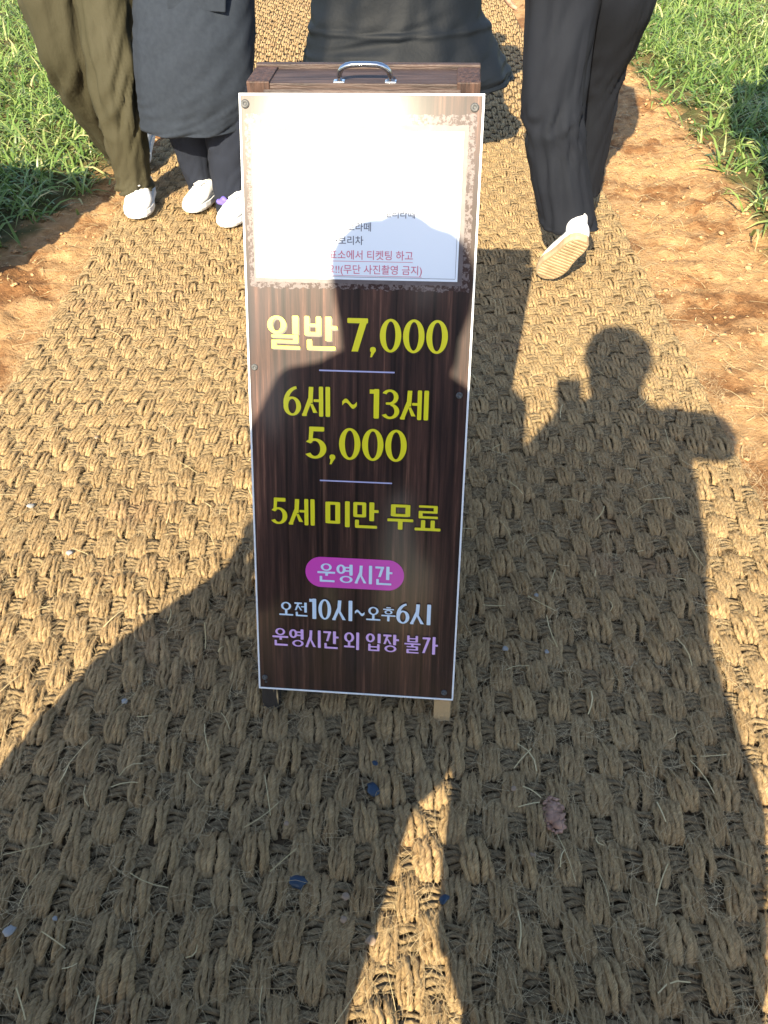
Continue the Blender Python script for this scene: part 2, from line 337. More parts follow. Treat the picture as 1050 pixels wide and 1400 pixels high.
def bundle(rnd, hi=True, vlo=False):
    V, Fq, UV = [], [], []; ny_ = rnd.choice([5, 5, 6, 6]) if hi else (rnd.choice([4, 4, 5]) if not vlo else 3); W = .0425 * rnd.uniform(.86, 1.12); Lh = .0785 * rnd.uniform(.94, 1.06); gap = rnd.random() < .5
    sg, n = (8, 17) if hi else ((5, 7) if not vlo else (4, 4)); lean = rnd.gauss(0, .05)
    for j in range(ny_):
        x0 = (j + .5) / ny_ * W - W / 2
        if gap: x0 += .003 * (1 if j >= ny_ / 2 else -1)
        r = W / ny_ * .60 * rnd.uniform(.78, 1.18); lat = rnd.uniform(-.003, .003); bulge = rnd.uniform(-.004, .003); sh = rnd.uniform(-.0035, .0035)
        t = np.linspace(-1, 1, n); z = .0035 + (.0140 + bulge) * np.clip(1 - np.abs(t) ** 3.0, 0, 1) - .0025 * (x0 / W * 2) ** 2
        x = x0 * (1 - .22 * np.abs(t) ** 2) + lat * t + .0016 * np.sin(t * rnd.uniform(3, 7) + j) + lean * t * .04
        v, f, u = yarn(np.stack([x, t * Lh / 2 + sh, z], -1), r, sg, 2, 1.0 if hi else 1.9, rnd.uniform(0, 6)); o = len(V)
        V += v; Fq += [tuple(i + o for i in q) for q in f]; UV += u
        for hh in range(28 if hi else (5 if not vlo else 0)):                       # fuzz standing off each yarn
            k = rnd.randrange(1, n - 1); ph = rnd.gauss(math.pi / 2, .7); c = np.array([x[k] + r * 1.05 * math.cos(ph), t[k] * Lh / 2 + sh, z[k] + r * 1.05 * math.sin(ph)])
            a = rnd.gauss(math.pi / 2, .55) + (math.pi if rnd.random() < .5 else 0); L_ = rnd.uniform(.006, .018) * (1 if hi else 1.3); d = np.array([math.cos(a), math.sin(a), rnd.uniform(-.12, .28)]); sd = np.array([-math.sin(a), math.cos(a), 0]) * rnd.uniform(.00026, .00052) * (1 if hi else 1.6); bend = sd * rnd.uniform(-9, 9); o = len(V)
            for q, w_ in ((c, 1), (c + d * L_ * .5 + bend, 1), (c + d * L_ - bend * .3 - np.array([0, 0, .15 * L_]), .5)): V += [q - sd * w_, q + sd * w_]
            Fq += [(o, o + 1, o + 3, o + 2), (o + 2, o + 3, o + 5, o + 4)]; uu = rnd.random(); UV += [(uu, .2), (uu, .22), (uu + .01, .22), (uu + .01, .2)] * 2
    return np.array(V), np.array(Fq), np.array(UV)
def weft(rnd):
    V, Fq, UV = [], [], []
    for j in range(4):
        y0 = (j - 1.5) * .0102 + rnd.uniform(-.003, .003); t = np.linspace(-1, 1, 5)
        z = .0030 + .0065 * (1 - t ** 2) + rnd.uniform(-.003, .002); v, f, u = yarn(np.stack([t * .025, y0 + .003 * np.sin(t * 3 + j), z], -1),   .0054 * rnd.uniform(.8, 1.1), 5, 2, 1.2, rnd.uniform(0, 6)); o = len(V)
        V += v; Fq += [tuple(i + o for i in q) for q in f]; UV += u
    return np.array(V), np.array(Fq), np.array(UV)
R_ = random.Random(3)
hi_v = [bundle(R_, True) for _ in range(14)]; lo_v = [bundle(R_, False) for _ in range(10)]; vl_v = [bundle(R_, False, True) for _ in range(8)]; wf_v = [weft(R_) for _ in range(6)]
hi_me = []
for k, (v, f, u) in enumerate(hi_v):
    me = mesh_np('yarn_bundle_%d' % k, v, f, u); me.materials.append(M['coir']); me.polygons.foreach_set('use_smooth', [True] * len(me.polygons)); hi_me.append(me)
ncol = int(2.09 / P_); cells = []
inv = matob.matrix_world.inverted()
for i in range(ncol):
    for j in range(-52, 152):
        lx = -1.045 + (i + .5) * P_; yy = j * Q_
        w = matob.matrix_world @ Vector((lx, yy - 5.6, 0))
        # patches where the weave has been stretched and pushed about
        wx = .009 * noise.noise(Vector((w.x * 1.7, w.y * 1.7, 2))); wy = .014 * noise.noise(Vector((w.x * 1.5, w.y * 1.5, 9)))
        cells.append((i, j, lx + wx + R_.gauss(0, .0022), yy - 5.6 + wy + R_.gauss(0, .0030)))
warp = []; wV = []; wF = []; wU = []; no_ = 0
for (i, j, lx, ly) in cells:
    w = matob.matrix_world @ Vector((lx, ly, 0))
    if w.y < -2.45 or w.y > 11: continue
    if (i + j) % 2 == 0: warp.append((lx, ly, w))
    else:
        if w.y > 4.0 or w.y < .2: continue
        v, f, u = R_.choice(wf_v); wU.append(u); wV.append(v + np.array([lx, ly, .002])); wF.append(f + no_); no_ += len(v)
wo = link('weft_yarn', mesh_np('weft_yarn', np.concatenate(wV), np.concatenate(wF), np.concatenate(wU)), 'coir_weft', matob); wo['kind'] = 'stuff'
def px_size(w):
    d = w - CAM; z = d.dot(CF)
    if z < .2: return 0
    x = 525 + FPX * d.dot(CR) / z; y = 700 - FPX * d.dot(CU) / z
    return 1 / z if (-30 < x < 1080 and -30 < y < 1430) else 0
warp.sort(key=lambda t: -px_size(t[2]))
bV = []; bF = []; bU = []; no_ = 0
for k, (lx, ly, w) in enumerate(warp):
    a = R_.gauss(0, .06); s = R_.uniform(.93, 1.09); zs = R_.uniform(.78, 1.2) * float(np.interp(w.y, [.9, 2.4], [1, .60]))
    a += .25 * noise.noise(Vector((w.x * 1.3, w.y * 1.3, 5)))
    if k < 300:
        o = bpy.data.objects.new('yarn_bundle', R_.choice(hi_me)); col.objects.link(o); o.parent = matob
        o.location = (lx, ly, .003); o.rotation_euler = (0, 0, a); o.scale = (s, 1, zs)
    else:
        v, f, u = R_.choice(hi_v if (k < 480) else (lo_v if -.3 < w.y < 4.2 else vl_v)); bU.append(u); c, sn = math.cos(a), math.sin(a)
        q = np.stack([lx + s * (v[:, 0] * c) - v[:, 1] * sn, ly + s * (v[:, 0] * sn) + v[:, 1] * c, .003 + v[:, 2] * zs], -1)
        bV.append(q); bF.append(f + no_); no_ += len(v)
bo = link('yarn_weave', mesh_np('yarn_weave', np.concatenate(bV), np.concatenate(bF), np.concatenate(bU)), 'coir', matob); bo['kind'] = 'stuff'
# stray fibres
def ribbons(base, direc, length, width, lift, curl, nseg=3):
    n = len(base); t = np.linspace(0, 1, nseg + 1); side = np.stack([-direc[:, 1], direc[:, 0], np.zeros(n)], -1); V = np.empty((n, nseg + 1, 2, 3))
    for k, tk in enumerate(t):
        c = base + direc * (length * (tk - .5))[:, None] + side * (curl * (tk - .5) ** 2 * 4)[:, None]
        c = c + np.array([0, 0, 1.]) * (lift * np.sin(math.pi * min(1, tk * 1.0)))[:, None]
        V[:, k, 0] = c - side * width[:, None] / 2; V[:, k, 1] = c + side * width[:, None] / 2
    b = (np.arange(n) * (nseg + 1) * 2)[:, None]; F = []
    for k in range(nseg): F.append(np.concatenate([b + 2 * k, b + 2 * k + 1, b + 2 * k + 3, b + 2 * k + 2], 1))
    return V.reshape(-1, 3), np.stack(F, 1).reshape(-1, 4)
NF = 80000
fy = np.concatenate([rng.uniform(.2, 2.2, int(NF * .62)), rng.uniform(2.2, 5, NF - int(NF * .62))])
fx = mat_l(fy) + rng.uniform(-.015, 1.015, NF) * 2.088; th = rng.normal(math.pi / 2, 1.1, NF)
V, F = ribbons(np.stack([fx, fy, rng.uniform(.006, .026, NF) + MZ], -1), np.stack([np.cos(th), np.sin(th), np.zeros(NF)], -1), rng.gamma(3.0, .0095, NF) + .006, rng.uniform(.00028, .0006, NF), rng.gamma(1.5, .003, NF), rng.normal(0, .007, NF), 2)
fo = link('loose_fibre', mesh_np('loose_fibre', V, F), 'fibre'); fo.parent = matob; fo.matrix_parent_inverse = matob.matrix_world.inverted(); fo['kind'] = 'stuff'

# ------------------------------------------------------------------ grass beside the path
def grass(name, label, sgn):
    pts = []
    while len(pts) < 30000:
        y = rng.uniform(1.2, 9.5, 20000); d = rng.gamma(1.4, 1.0, 20000)
        e = grass_l(y) if sgn < 0 else grass_r(y)
        x = e + sgn * (d - .10 * rng.random(20000) ** 2) ; keep = np.abs(x) < 6
        # clumps with bare gaps near the edge
        nn = np.array([noise.noise(Vector((a * 7, b * 7, 4))) for a, b in zip(x[:9000], y[:9000])])
        k = keep[:9000] & ((d[:9000] > .22) | (nn > -.02) & (rng.random(9000) < .75))
        pts += list(zip(x[:9000][k], y[:9000][k]))
    pts = np.array(pts[:30000]); n = len(pts)
    L = rng.uniform(.08, .21, n); W = rng.uniform(.006, .0125, n); a = rng.uniform(0, 2 * math.pi, n); lean = rng.uniform(.3, 1.6, n); drop = rng.uniform(.4, 1.9, n)
    dr = np.stack([np.cos(a), np.sin(a)], -1); tw = rng.uniform(-.8, .8, n); z0 = gz(pts[:, 0], pts[:, 1]) - .01
    ns = 4; V = np.empty((n, ns + 1, 2, 3)); px, pz = np.zeros(n), np.zeros(n); ang = math.pi / 2 - lean * .6
    for k in range(ns + 1):
        w = W * (1 - (k / ns) ** 2.2) * (.7 + .5 * math.sin(math.pi * min(1, .2 + k / ns))) + .0004
        sd = np.stack([-dr[:, 1] * np.cos(tw), dr[:, 0] * np.cos(tw), np.sin(tw) * .6], -1)
        c = np.stack([pts[:, 0] + dr[:, 0] * px, pts[:, 1] + dr[:, 1] * px, np.maximum(z0 + pz, z0 + .006)], -1)
        V[:, k, 0] = c - sd * w[:, None] / 2; V[:, k, 1] = c + sd * w[:, None] / 2
        ang = ang - drop * (.5 + k / ns) / ns * 1.5; px = px + np.cos(ang) * L / ns; pz = pz + np.sin(ang) * L / ns
    b = (np.arange(n) * (ns + 1) * 2)[:, None]
    Fq = np.stack([np.concatenate([b + 2 * k, b + 2 * k + 1, b + 2 * k + 3, b + 2 * k + 2], 1) for k in range(ns)], 1).reshape(-1, 4)
    me = mesh_np(name, V.reshape(-1, 3), Fq)
    cl = np.array([noise.noise(Vector((p[0] * 2.2, p[1] * 2.2, 1))) for p in pts])
    t = np.clip(.48 + .22 * cl + rng.normal(0, .17, n) + (rng.random(n) < .07) * .5, 0, 1)
    tt = np.clip(t[:, None] + np.linspace(-.14, .14, ns + 1)[None, :], 0, 1)
    at = me.attributes.new('tint', 'FLOAT', 'POINT'); at.data.foreach_set('value', np.repeat(tt.reshape(-1), 2).astype(np.float32))
    o = link(name, me, 'grass'); o['kind'] = 'stuff'; tag(o, label, 'grass'); return o
grass('grass', 'bright green barley grass on the bank beside the olive trousers', -1)
grass('grass', 'bright green barley grass on the bank beyond the crumbly right soil', 1)

# ------------------------------------------------------------------ clods and straw on the soil margins
def rock_mesh(name, rnd, m, flat=.6, sub=1, amp=.35):
    bm = bmesh.new(); bmesh.ops.create_icosphere(bm, subdivisions=sub, radius=1); s = rnd.uniform(0, 99)
    for v in bm.verts:
        k = 1 + amp * noise.noise(v.co * 1.3 + Vector((s, s, s))); v.co = Vector((v.co.x * k, v.co.y * k * .85, v.co.z * k * flat))
    me = bm_mesh(name, bm); me.materials.append(M[m]); return me
def np_of(me):
    v = np.empty(len(me.vertices) * 3); me.vertices.foreach_get('co', v); f = np.empty(len(me.polygons) * 3, np.int32); me.polygons.foreach_get('vertices', f); return v.reshape(-1, 3), f.reshape(-1, 3)
rk = [np_of(rock_mesh('r', R_, 'clod', .5, 1, 1.6)) for _ in range(10)]
CV, CFc, no_ = [], [], 0
for k in range(8500):
    y = R_.uniform(1.0, 6.0)
    if R_.random() < .3: lo, hi = grass_l(y) - .1, mat_l(y) + .01
    else: lo, hi = mat_r(y) - .01, grass_r(y) + .12
    x = R_.uniform(lo, hi); s = min(.0026 * math.exp(R_.gauss(0, .72)), .015)
    if noise.noise(Vector((x * 4, y * 4, 7))) < -.05 and s < .012 and R_.random() < .7: continue
    v, f = R_.choice(rk); a = R_.uniform(0, 6.3); c, sn = math.cos(a), math.sin(a)
    CV.append(np.stack([x + s * (v[:, 0] * c - v[:, 1] * sn), y + s * (v[:, 0] * sn + v[:, 1] * c), gz(x, y) + s * (v[:, 2] + .02)], -1)); CFc.append(f + no_); no_ += len(v)
co_ = link('soil_clods', mesh_np('soil_clods', np.concatenate(CV), np.concatenate(CFc)), 'clod', smooth=False); co_['kind'] = 'stuff'; tag(co_, 'crumbled orange soil clods along both edges of the mat', 'soil')
ns_ = 1300; sy = rng.uniform(1, 5.8, ns_); lr = rng.random(ns_) < .4
sx = np.where(lr, grass_l(sy) + rng.random(ns_) * (mat_l(sy) - grass_l(sy) + .08), mat_r(sy) - .06 + rng.random(ns_) * (grass_r(sy) - mat_r(sy) + .1))
onm = rng.random(ns_) < .16; sx = np.where(onm, rng.uniform(-1, .9, ns_), sx); sy = np.where(onm, rng.uniform(.3, 2.5, ns_), sy)
th = rng.uniform(0, 6.3, ns_); sz = np.where(onm, .008, gz(sx, sy) + .008)
V, F = ribbons(np.stack([sx, sy, sz], -1), np.stack([np.cos(th), np.sin(th), np.zeros(ns_)], -1), rng.uniform(.015, .085, ns_), rng.uniform(.0008, .0022, ns_), rng.uniform(0, .006, ns_), rng.normal(0, .004, ns_))
so = link('straw_bits', mesh_np('straw_bits', V, F), 'straw'); so['kind'] = 'stuff'; tag(so, 'loose pale straw scattered over soil and mat', 'straw')

# ------------------------------------------------------------------ the price sign (A-frame)
TILT = 0.4536; PW, PL, LEG = .3738, 1.0288, .0472
sign = empty('price_sign', (-.0638, .8142, .0), -.087)
tag(sign, 'tall dark wood-print A-frame price sign with a white notice and yellow prices', 'sign')
def panel_print():
    m = bpy.data.materials.new('wood_print'); m.use_nodes = True
    nt = m.node_tree; N = nt.nodes; L = nt.links; b = N['Principled BSDF']
    b.inputs['Roughness'].default_value = .46; b.inputs['Specular IOR Level'].default_value = .2
    b.inputs['Coat Weight'].default_value = .36; b.inputs['Coat Roughness'].default_value = .125
    tc = N.new('ShaderNodeTexCoord'); P = tc.outputs['Object']
    def nz(scale, sc3, d=8, r=.6):
        mp = N.new('ShaderNodeMapping'); mp.inputs['Scale'].default_value = sc3; L.new(P, mp.inputs['Vector'])
        n = N.new('ShaderNodeTexNoise'); n.inputs['Scale'].default_value = scale; n.inputs['Detail'].default_value = d; n.inputs['Roughness'].default_value = r; L.new(mp.outputs[0], n.inputs['Vector']); return n.outputs['Fac']
    def ramp(f, els):
        r = N.new('ShaderNodeValToRGB'); e = r.color_ramp.elements
        e[0].position, e[0].color = els[0][0], (*els[0][1], 1); e[1].position, e[1].color = els[-1][0], (*els[-1][1], 1)
        for p, c in els[1:-1]: k = e.new(p); k.color = (*c, 1)
        L.new(f, r.inputs['Fac']); return r.outputs['Color']
    def mixc(f, a, c, mode='MIX'):
        x = N.new('ShaderNodeMixRGB'); x.blend_type = mode
        (L.new(f, x.inputs['Fac']) if not isinstance(f, float) else setattr(x.inputs['Fac'], 'default_value', f))
        for s, v in ((x.inputs['Color1'], a), (x.inputs['Color2'], c)):
            if isinstance(v, tuple): s.default_value = (*v, 1)
            else: L.new(v, s)
        return x.outputs['Color']
    grain = ramp(nz(95, (1, 1, .035), 10, .70), [(.32, (.012, .007, .007)), (.46, (.030, .015, .013)), (.58, (.066, .031, .023)), (.72, (.21, .105, .070))])
    broad = ramp(nz(16, (1, 1, .10), 4), [(.34, (.38, .38, .42)), (.62, (1.15, 1.1, 1.08))])
    colr = mixc(1.0, grain, broad, 'MULTIPLY')
    # board joints in the printed planks
    sep = N.new('ShaderNodeSeparateXYZ'); L.new(P, sep.inputs[0])
    w = N.new('ShaderNodeMath'); w.operation = 'PINGPONG'; w.inputs[1].default_value = .031; L.new(sep.outputs['X'], w.inputs[0])
    j = ramp(w.outputs[0], [(.0, (.25, .25, .25)), (.0016, (1, 1, 1))])
    colr = mixc(1.0, colr, j, 'MULTIPLY')
    L.new(colr, b.inputs['Base Color'])
    return m
M['woodprint'] = panel_print()
def front_part(name, me, m, parent=None, y=0.0, smooth=False):
    o = link(name, me, m, parent or sign, smooth)
    return o
front = box('front_panel', (0, 0, LEG + PL / 2), (PW - .005, .004, PL - .005), M['woodprint'], sign, .0008)
front.rotation_mode = 'ZYX'; front.rotation_euler = (-TILT, 0, -.016)
def on_front(o): o.parent = front; return o
# thin white edging round the board
for nm, c, s in (('edge_trim', (0, -.0003, LEG + PL - .0015), (PW, .006, .0032)), ('edge_trim', (0, -.0003, LEG + .0015), (PW, .006, .0032)),
                 ('edge_trim', (-PW / 2 + .0015, -.0003, LEG + PL / 2), (.0032, .0056, PL - .0064)), ('edge_trim', (PW / 2 - .0015, -.0003, LEG + PL / 2), (.0032, .0056, PL - .0064))):
    on_front(box(nm, c, s, M['panel_edge'], front, .0006))
# wooden frame behind it
frame = empty('front_frame'); frame.parent = sign; frame.rotation_mode = 'ZYX'; frame.rotation_euler = (-TILT, 0, -.016)
SW = .034
for sx_ in (-1, 1):
    box('stile', (sx_ * (PW / 2 - SW / 2 - .001), .018, LEG + PL / 2), (SW, .030, PL - .004), M['darkwood_v'], frame)
    box('leg', (sx_ * (PW / 2 - SW / 2 - .003), .0175, LEG / 2 + .004), (SW - .002, .028, LEG + .012), M['legwood' if sx_ < 0 else 'rawleg'], frame)
for zz in (LEG + .03, LEG + PL - .018, LEG + PL * .5):
    box('rail', (0, .0185, zz), (PW - 2 * SW - .004, .026, .05), M['darkwood'], frame)
# horizontal top with end blocks, back frame with its own legs and panel
tz = math.cos(TILT) * (LEG + PL); ty = math.sin(TILT) * (LEG + PL)
box('top_board', (0, ty + .075, tz - .004), (PW - 2 * .040 + .010, .082, .018), M['darkwood'], sign)
for sx_ in (-1, 1): box('end_block', (sx_ * (PW / 2 - .020 - .004), ty + .074, tz - .003), (.036, .086, .022), M['darkwood_v'], sign)
box('back_rail', (0, ty + .124, tz - .004), (PW - .010, .014, .030), M['darkwood'], sign)
back = empty('back_frame', (0, ty + .105, tz - .006)); back.parent = sign; back.rotation_euler = (TILT - .03, 0, 0)
for sx_ in (-1, 1): box('stile', (sx_ * (PW / 2 - SW / 2 - .004), 0, -(tz - .006) / math.cos(TILT - .03) / 2 + .006), (SW, .028, (tz - .006) / math.cos(TILT - .03) - .012), M['darkwood_v'], back)
box('back_panel', (0, .016, -.48), (PW - .02, .004, .90), M['darkwood_v'], back)
for zz in (-.08, -.5, -.9): box('rail', (0, 0, zz), (PW - 2 * SW - .012, .024, .05), M['darkwood'], back)
# carrying handle
hb = bmesh.new(); pts = []
for k in range(13):
    a = math.pi * k / 12; pts.append((-.040 * math.copysign(abs(math.cos(a)) ** .55, math.cos(a)) + .003, ty + .044 - .012 * math.sin(a), tz + .002 + .030 * math.sin(a) ** .6))
rings = []
for k, p in enumerate(pts):
    t = (Vector(pts[min(k + 1, 12)]) - Vector(pts[max(k - 1, 0)])).normalized(); a = t.cross(Vector((0, 1, 0))); 
    if a.length < .1: a = t.cross(Vector((0, 0, 1)))
    a.normalize(); b_ = t.cross(a); rings.append((p, a * .0042, b_ * .0055))
loft_bm(hb, rings, 10); handle = link('handle', bm_mesh('handle', hb), 'chrome', sign)
for sx_ in (-1, 1): box('handle_mount', (sx_ * .040 + .003, ty + .044, tz + .004), (.018, .014, .006), M['chrome'], sign)
# screws
def screw_mesh():
    bm = bmesh.new(); loft_bm(bm, [((0, 0, 0), (.0066, 0, 0), (0, 0, .0066)), ((0, -.0012, 0), (.0066, 0, 0), (0, 0, .0066)), ((0, -.0024, 0), (.0045, 0, 0), (0, 0, .0045)), ((0, -.0022, 0), (.0028, 0, 0), (0, 0, .0028)), ((0, -.0012, 0), (.0022, 0, 0), (0, 0, .0022))], 18)
    bmesh.ops.recalc_face_normals(bm, faces=bm.faces[:]); me = bm_mesh('screw', bm); me.materials.append(M['screw']); return me
scm = screw_mesh()
for (x, z, s) in ((-.1774, 1.0612, 1), (.1726, 1.0575, 1), (-.1756, .6618, .85), (.1706, .6255, .85), (-.1747, .0718, .8), (.169, .0629, .85), (-.1725, .0625, .35)):
    o = link('screw', scm, None, front); o.location = (x, -.0022, z); o.scale = (s, 1, s); o.rotation_euler = (0, R_.uniform(0, 3), 0)

# ---- lettering: strokes drawn on the board
class Ink:
    def __init__(s): s.bm = bmesh.new(); s.k = 0
    def poly(s, pts):
        s.k += 1; y = -.00005 * (s.k % 40)
        try: s.bm.faces.new([s.bm.verts.new((p[0], y, p[1])) for p in pts])
        except ValueError: pass
    def quadstrip(s, A, B):
        s.k += 1; y = -.00005 * (s.k % 40)
        a = [s.bm.verts.new((p[0], y, p[1])) for p in A]; b = [s.bm.verts.new((p[0], y, p[1])) for p in B]
        for i in range(len(a) - 1): s.bm.faces.new((a[i], a[i + 1], b[i + 1], b[i]))
def rrect(x0, y0, x1, y1, r, n=3):
    r = min(r, (x1 - x0) / 2, (y1 - y0) / 2); P = []
    for cx, cy, a0 in ((x1 - r, y1 - r, 0), (x0 + r, y1 - r, 90), (x0 + r, y0 + r, 180), (x1 - r, y0 + r, 270)):
        for k in range(n + 1): a = math.radians(a0 + 90 * k / n); P.append((cx + r * math.cos(a), cy + r * math.sin(a)))
    return P
def Vs(x, y0, y1, w=.185): return ('p', rrect(x - w / 2, y0, x + w / 2, y1, .035))
def Hs(x0, x1, y, w=.108): return ('p', rrect(x0, y - w / 2, x1, y + w / 2, .03))
def Ds(x0, y0, x1, y1, w0, w1): return ('p', [(x0 - w0 / 2, y0), (x0 + w0 / 2, y0), (x1 + w1 / 2, y1), (x1 - w1 / 2, y1)])
def As(cx, cy, rx, ry, a0, a1, tx=.16, ty=.085):
    n = max(6, int(abs(a1 - a0) / 9)); A, B = [], []
    for k in range(n + 1):
        a = math.radians(a0 + (a1 - a0) * k / n); A.append((cx + rx * math.cos(a), cy + ry * math.sin(a))); B.append((cx + (rx - tx) * math.cos(a), cy + (ry - ty) * math.sin(a)))
    return ('s', A, B)
def Os(cx, cy, rx, ry, tx=.16, ty=.085): return As(cx, cy, rx, ry, 0, 360, tx, ty)
nieun = [Vs(.2, .01, .31, .15), Hs(.13, .97, .05)]
G = {
 '일': (1, [Os(.29, .72, .28, .27), Vs(.84, .45, 1), Hs(.12, .92, .385, .085), Vs(.845, .22, .4, .15), Hs(.12, .92, .225, .085), Vs(.2, .02, .25, .15), Hs(.12, .97, .045, .09)]),
 '반': (1, [Vs(.13, .43, 1, .15), Vs(.47, .43, 1, .15), Hs(.1, .5, .74, .08), Hs(.1, .5, .475), Vs(.76, .28, 1), Hs(.8, 1.02, .67)] + nieun),
 '세': (.98, [Ds(.30, .98, .27, .45, .16, .16), Ds(.27, .60, .06, .06, .16, .15), Hs(-.03, .14, .045, .09), Ds(.30, .42, .44, .12, .10, .15), Hs(.38, .6, .53, .09), Vs(.645, 0, 1, .15), Vs(.88, 0, 1, .16)]),
 '미': (.98, [Vs(.12, .12, .95), Vs(.5, .12, .95), Hs(.1, .55, .90), Hs(.1, .55, .17), Vs(.87, 0, 1, .18)]),
 '만': (1, [Vs(.13, .42, .98, .15), Vs(.47, .42, .98, .15), Hs(.1, .5, .935), Hs(.1, .5, .465), Vs(.76, .28, 1), Hs(.8, 1.02, .66)] + nieun),
 '무': (1, [Vs(.22, .52, .98), Vs(.78, .52, .98), Hs(.2, .8, .93), Hs(.2, .8, .565), Hs(0, 1, .37, .11), Vs(.5, 0, .4, .18)]),
 '료': (1, [Hs(.14, .86, .95, .085), Vs(.785, .7, .97, .15), Hs(.14, .86, .735, .085), Vs(.215, .5, .75, .15), Hs(.14, .88, .53, .09), Vs(.32, .08, .42, .16), Vs(.69, .08, .42, .16), Hs(0, 1, .06, .11)]),
 '운': (1, [Os(.5, .8, .31, .2, .14, .065), Hs(0, 1, .51), Vs(.52, .33, .5, .16)] + nieun),
 '영': (1, [Os(.27, .73, .26, .25), Hs(.46, .8, .83, .08), Hs(.46, .8, .65, .08), Vs(.83, .41, 1), Os(.56, .19, .36, .19, .15, .065)]),
 '시': (1, [Ds(.34, .98, .30, .42, .17, .17), Ds(.30, .6, .07, .06, .16, .15), Hs(-.02, .15, .045, .09), Ds(.33, .44, .56, .03, .12, .16), Vs(.86, 0, 1, .18)]),
 '간': (1, [Hs(.06, .55, .93), Ds(.47, .95, .30, .42, .16, .14), Vs(.76, .28, 1), Hs(.8, 1.02, .66)] + nieun),
 '오': (1, [Os(.5, .68, .36, .29), Vs(.5, .08, .42, .17), Hs(0, 1, .06, .11)]),
 '전': (1, [Hs(.04, .58, .93), Ds(.33, .93, .12, .42, .15, .13), Ds(.32, .74, .53, .42, .1, .13), Hs(.5, .8, .69, .08), Vs(.83, .28, 1)] + nieun),
 '후': (1, [Hs(.34, .66, .97, .075), Hs(.12, .88, .85, .08), Os(.5, .65, .28, .15, .13, .055), Hs(0, 1, .4, .1), Vs(.5, 0, .42, .17)]),
 '외': (1, [Os(.32, .7, .31, .28), Vs(.32, .2, .45, .15), Hs(0, .66, .17, .1), Vs(.86, 0, 1, .18)]),
 '입': (1, [Os(.29, .74, .28, .25), Vs(.84, .46, 1), Vs(.24, .0, .4, .15), Vs(.8, 0, .4, .15), Hs(.2, .85, .24, .075), Hs(.2, .85, .04, .08)]),
 '장': (1, [Hs(.04, .55, .93), Ds(.31, .93, .12, .44, .15, .13), Ds(.30, .74, .50, .44, .1, .13), Vs(.75, .4, 1), Hs(.8, 1.02, .7), Os(.5, .19, .37, .19, .15, .065)]),
 '불': (1, [Vs(.24, .63, 1, .15), Vs(.76, .63, 1, .15), Hs(.2, .8, .83, .065), Hs(.2, .8, .66, .07), Hs(0, 1, .53, .085), Vs(.5, .38, .53, .15), Hs(.14, .86, .37, .07), Vs(.785, .19, .38, .15), Hs(.14, .86, .205, .07), Vs(.215, .03, .22, .15), Hs(.14, .9, .04, .075)]),
 '가': (1, [Hs(.06, .55, .90), Ds(.47, .93, .14, .06, .17, .15), Vs(.77, 0, 1, .18), Hs(.8, 1.02, .52)]),
 '0': (.62, [Os(.30, .5, .31, .5, .17, .075)]),
 '1': (.42, [Vs(.27, 0, 1, .19), Ds(.13, .98, .13, .84, .2, .2)]),
 '3': (.60, [As(.26, .745, .30, .255, 150, -85, .16, .08), As(.27, .265, .33, .265, 85, -150, .17, .08), Hs(.12, .3, .525, .08)]),
 '5': (.62, [Hs(.10, .54, .93, .14), Ds(.17, .97, .13, .5, .13, .11), As(.26, .32, .34, .32, 140, -145, .18, .08)]),
 '6': (.62, [Os(.31, .32, .31, .32, .17, .075), As(.55, .42, .55, .58, 100, 185, .17, .09)]),
 '7': (.60, [Hs(.0, .6, .92, .15), Ds(.49, .95, .22, .0, .2, .19)]),
 ',': (.26, [('p', rrect(.02, -.02, .19, .15, .07)), Ds(.12, .03, .05, -.16, .12, .05)]),
 ' ': (.30, []),
}
def wave():
    A, B = [], []
    for k in range(17): t = k / 16; y = .43 + .11 * math.sin(t * 2 * math.pi); A.append((.02 + t * .56, y + .075)); B.append((.02 + t * .56, y - .075))
    return ('s', A, B)
G['~'] = (.62, [wave()])
def lettering(name, runs, x0, x1, m, off=-.0024, shadow=True, track=.06):
    """runs: (text, base z, cap height); strokes are laid from x0 to x1 on the board"""
    tot = sum((G[c][0] + track) * h_ for t, z, h_ in runs for c in t) - track * runs[-1][2]; k = (x1 - x0) / tot
    for pas in ((1, 0) if shadow else (0,)):
        x = x0; ink = None
        def flush(ink):
            if ink is None: return
            bmesh.ops.recalc_face_normals(ink.bm, faces=ink.bm.faces[:])
            for f in ink.bm.faces:
                if f.normal.y > 0: f.normal_flip()
            o = link(name + ('_shadow' if pas else ''), bm_mesh(name, ink.bm), 'printshadow' if pas else m, front, False); o.location = (0, (off + (.0000 if pas else -.0022)), 0)
        for t, z, h_ in runs:
            for c in t:
                w, st = G[c]
                if c == ' ': flush(ink); ink = None
                for s in st:
                    if ink is None: ink = Ink()
                    tr = lambda p: (x + p[0] * h_ * k + (.0016 if pas else 0), z + p[1] * h_ - (.0022 if pas else 0))
                    if s[0] == 'p': ink.poly([tr(p) for p in s[1]])
                    else: ink.quadstrip([tr(p) for p in s[1]], [tr(p) for p in s[2]])
                x += (w + track) * h_ * k
        flush(ink)
Y_ = 'yellow'
lettering('price_lettering', [('일반', .694, .054), (' ', .694, .04), ('7,000', .693, .054)], -.152, .148, Y_, track=.05)
lettering('price_lettering', [('6세', .582, .051), (' ~ ', .586, .046), ('13세', .582, .050)], -.127, .121, Y_)
lettering('price_lettering', [('5,000', .508, .056)], -.089, .086, Y_, track=.05)
lettering('price_lettering', [('5세', .385, .049), (' ', .385, .04), ('미만', .385, .048), (' ', .385, .04), ('무료', .385, .047)], -.1526, .149, Y_)
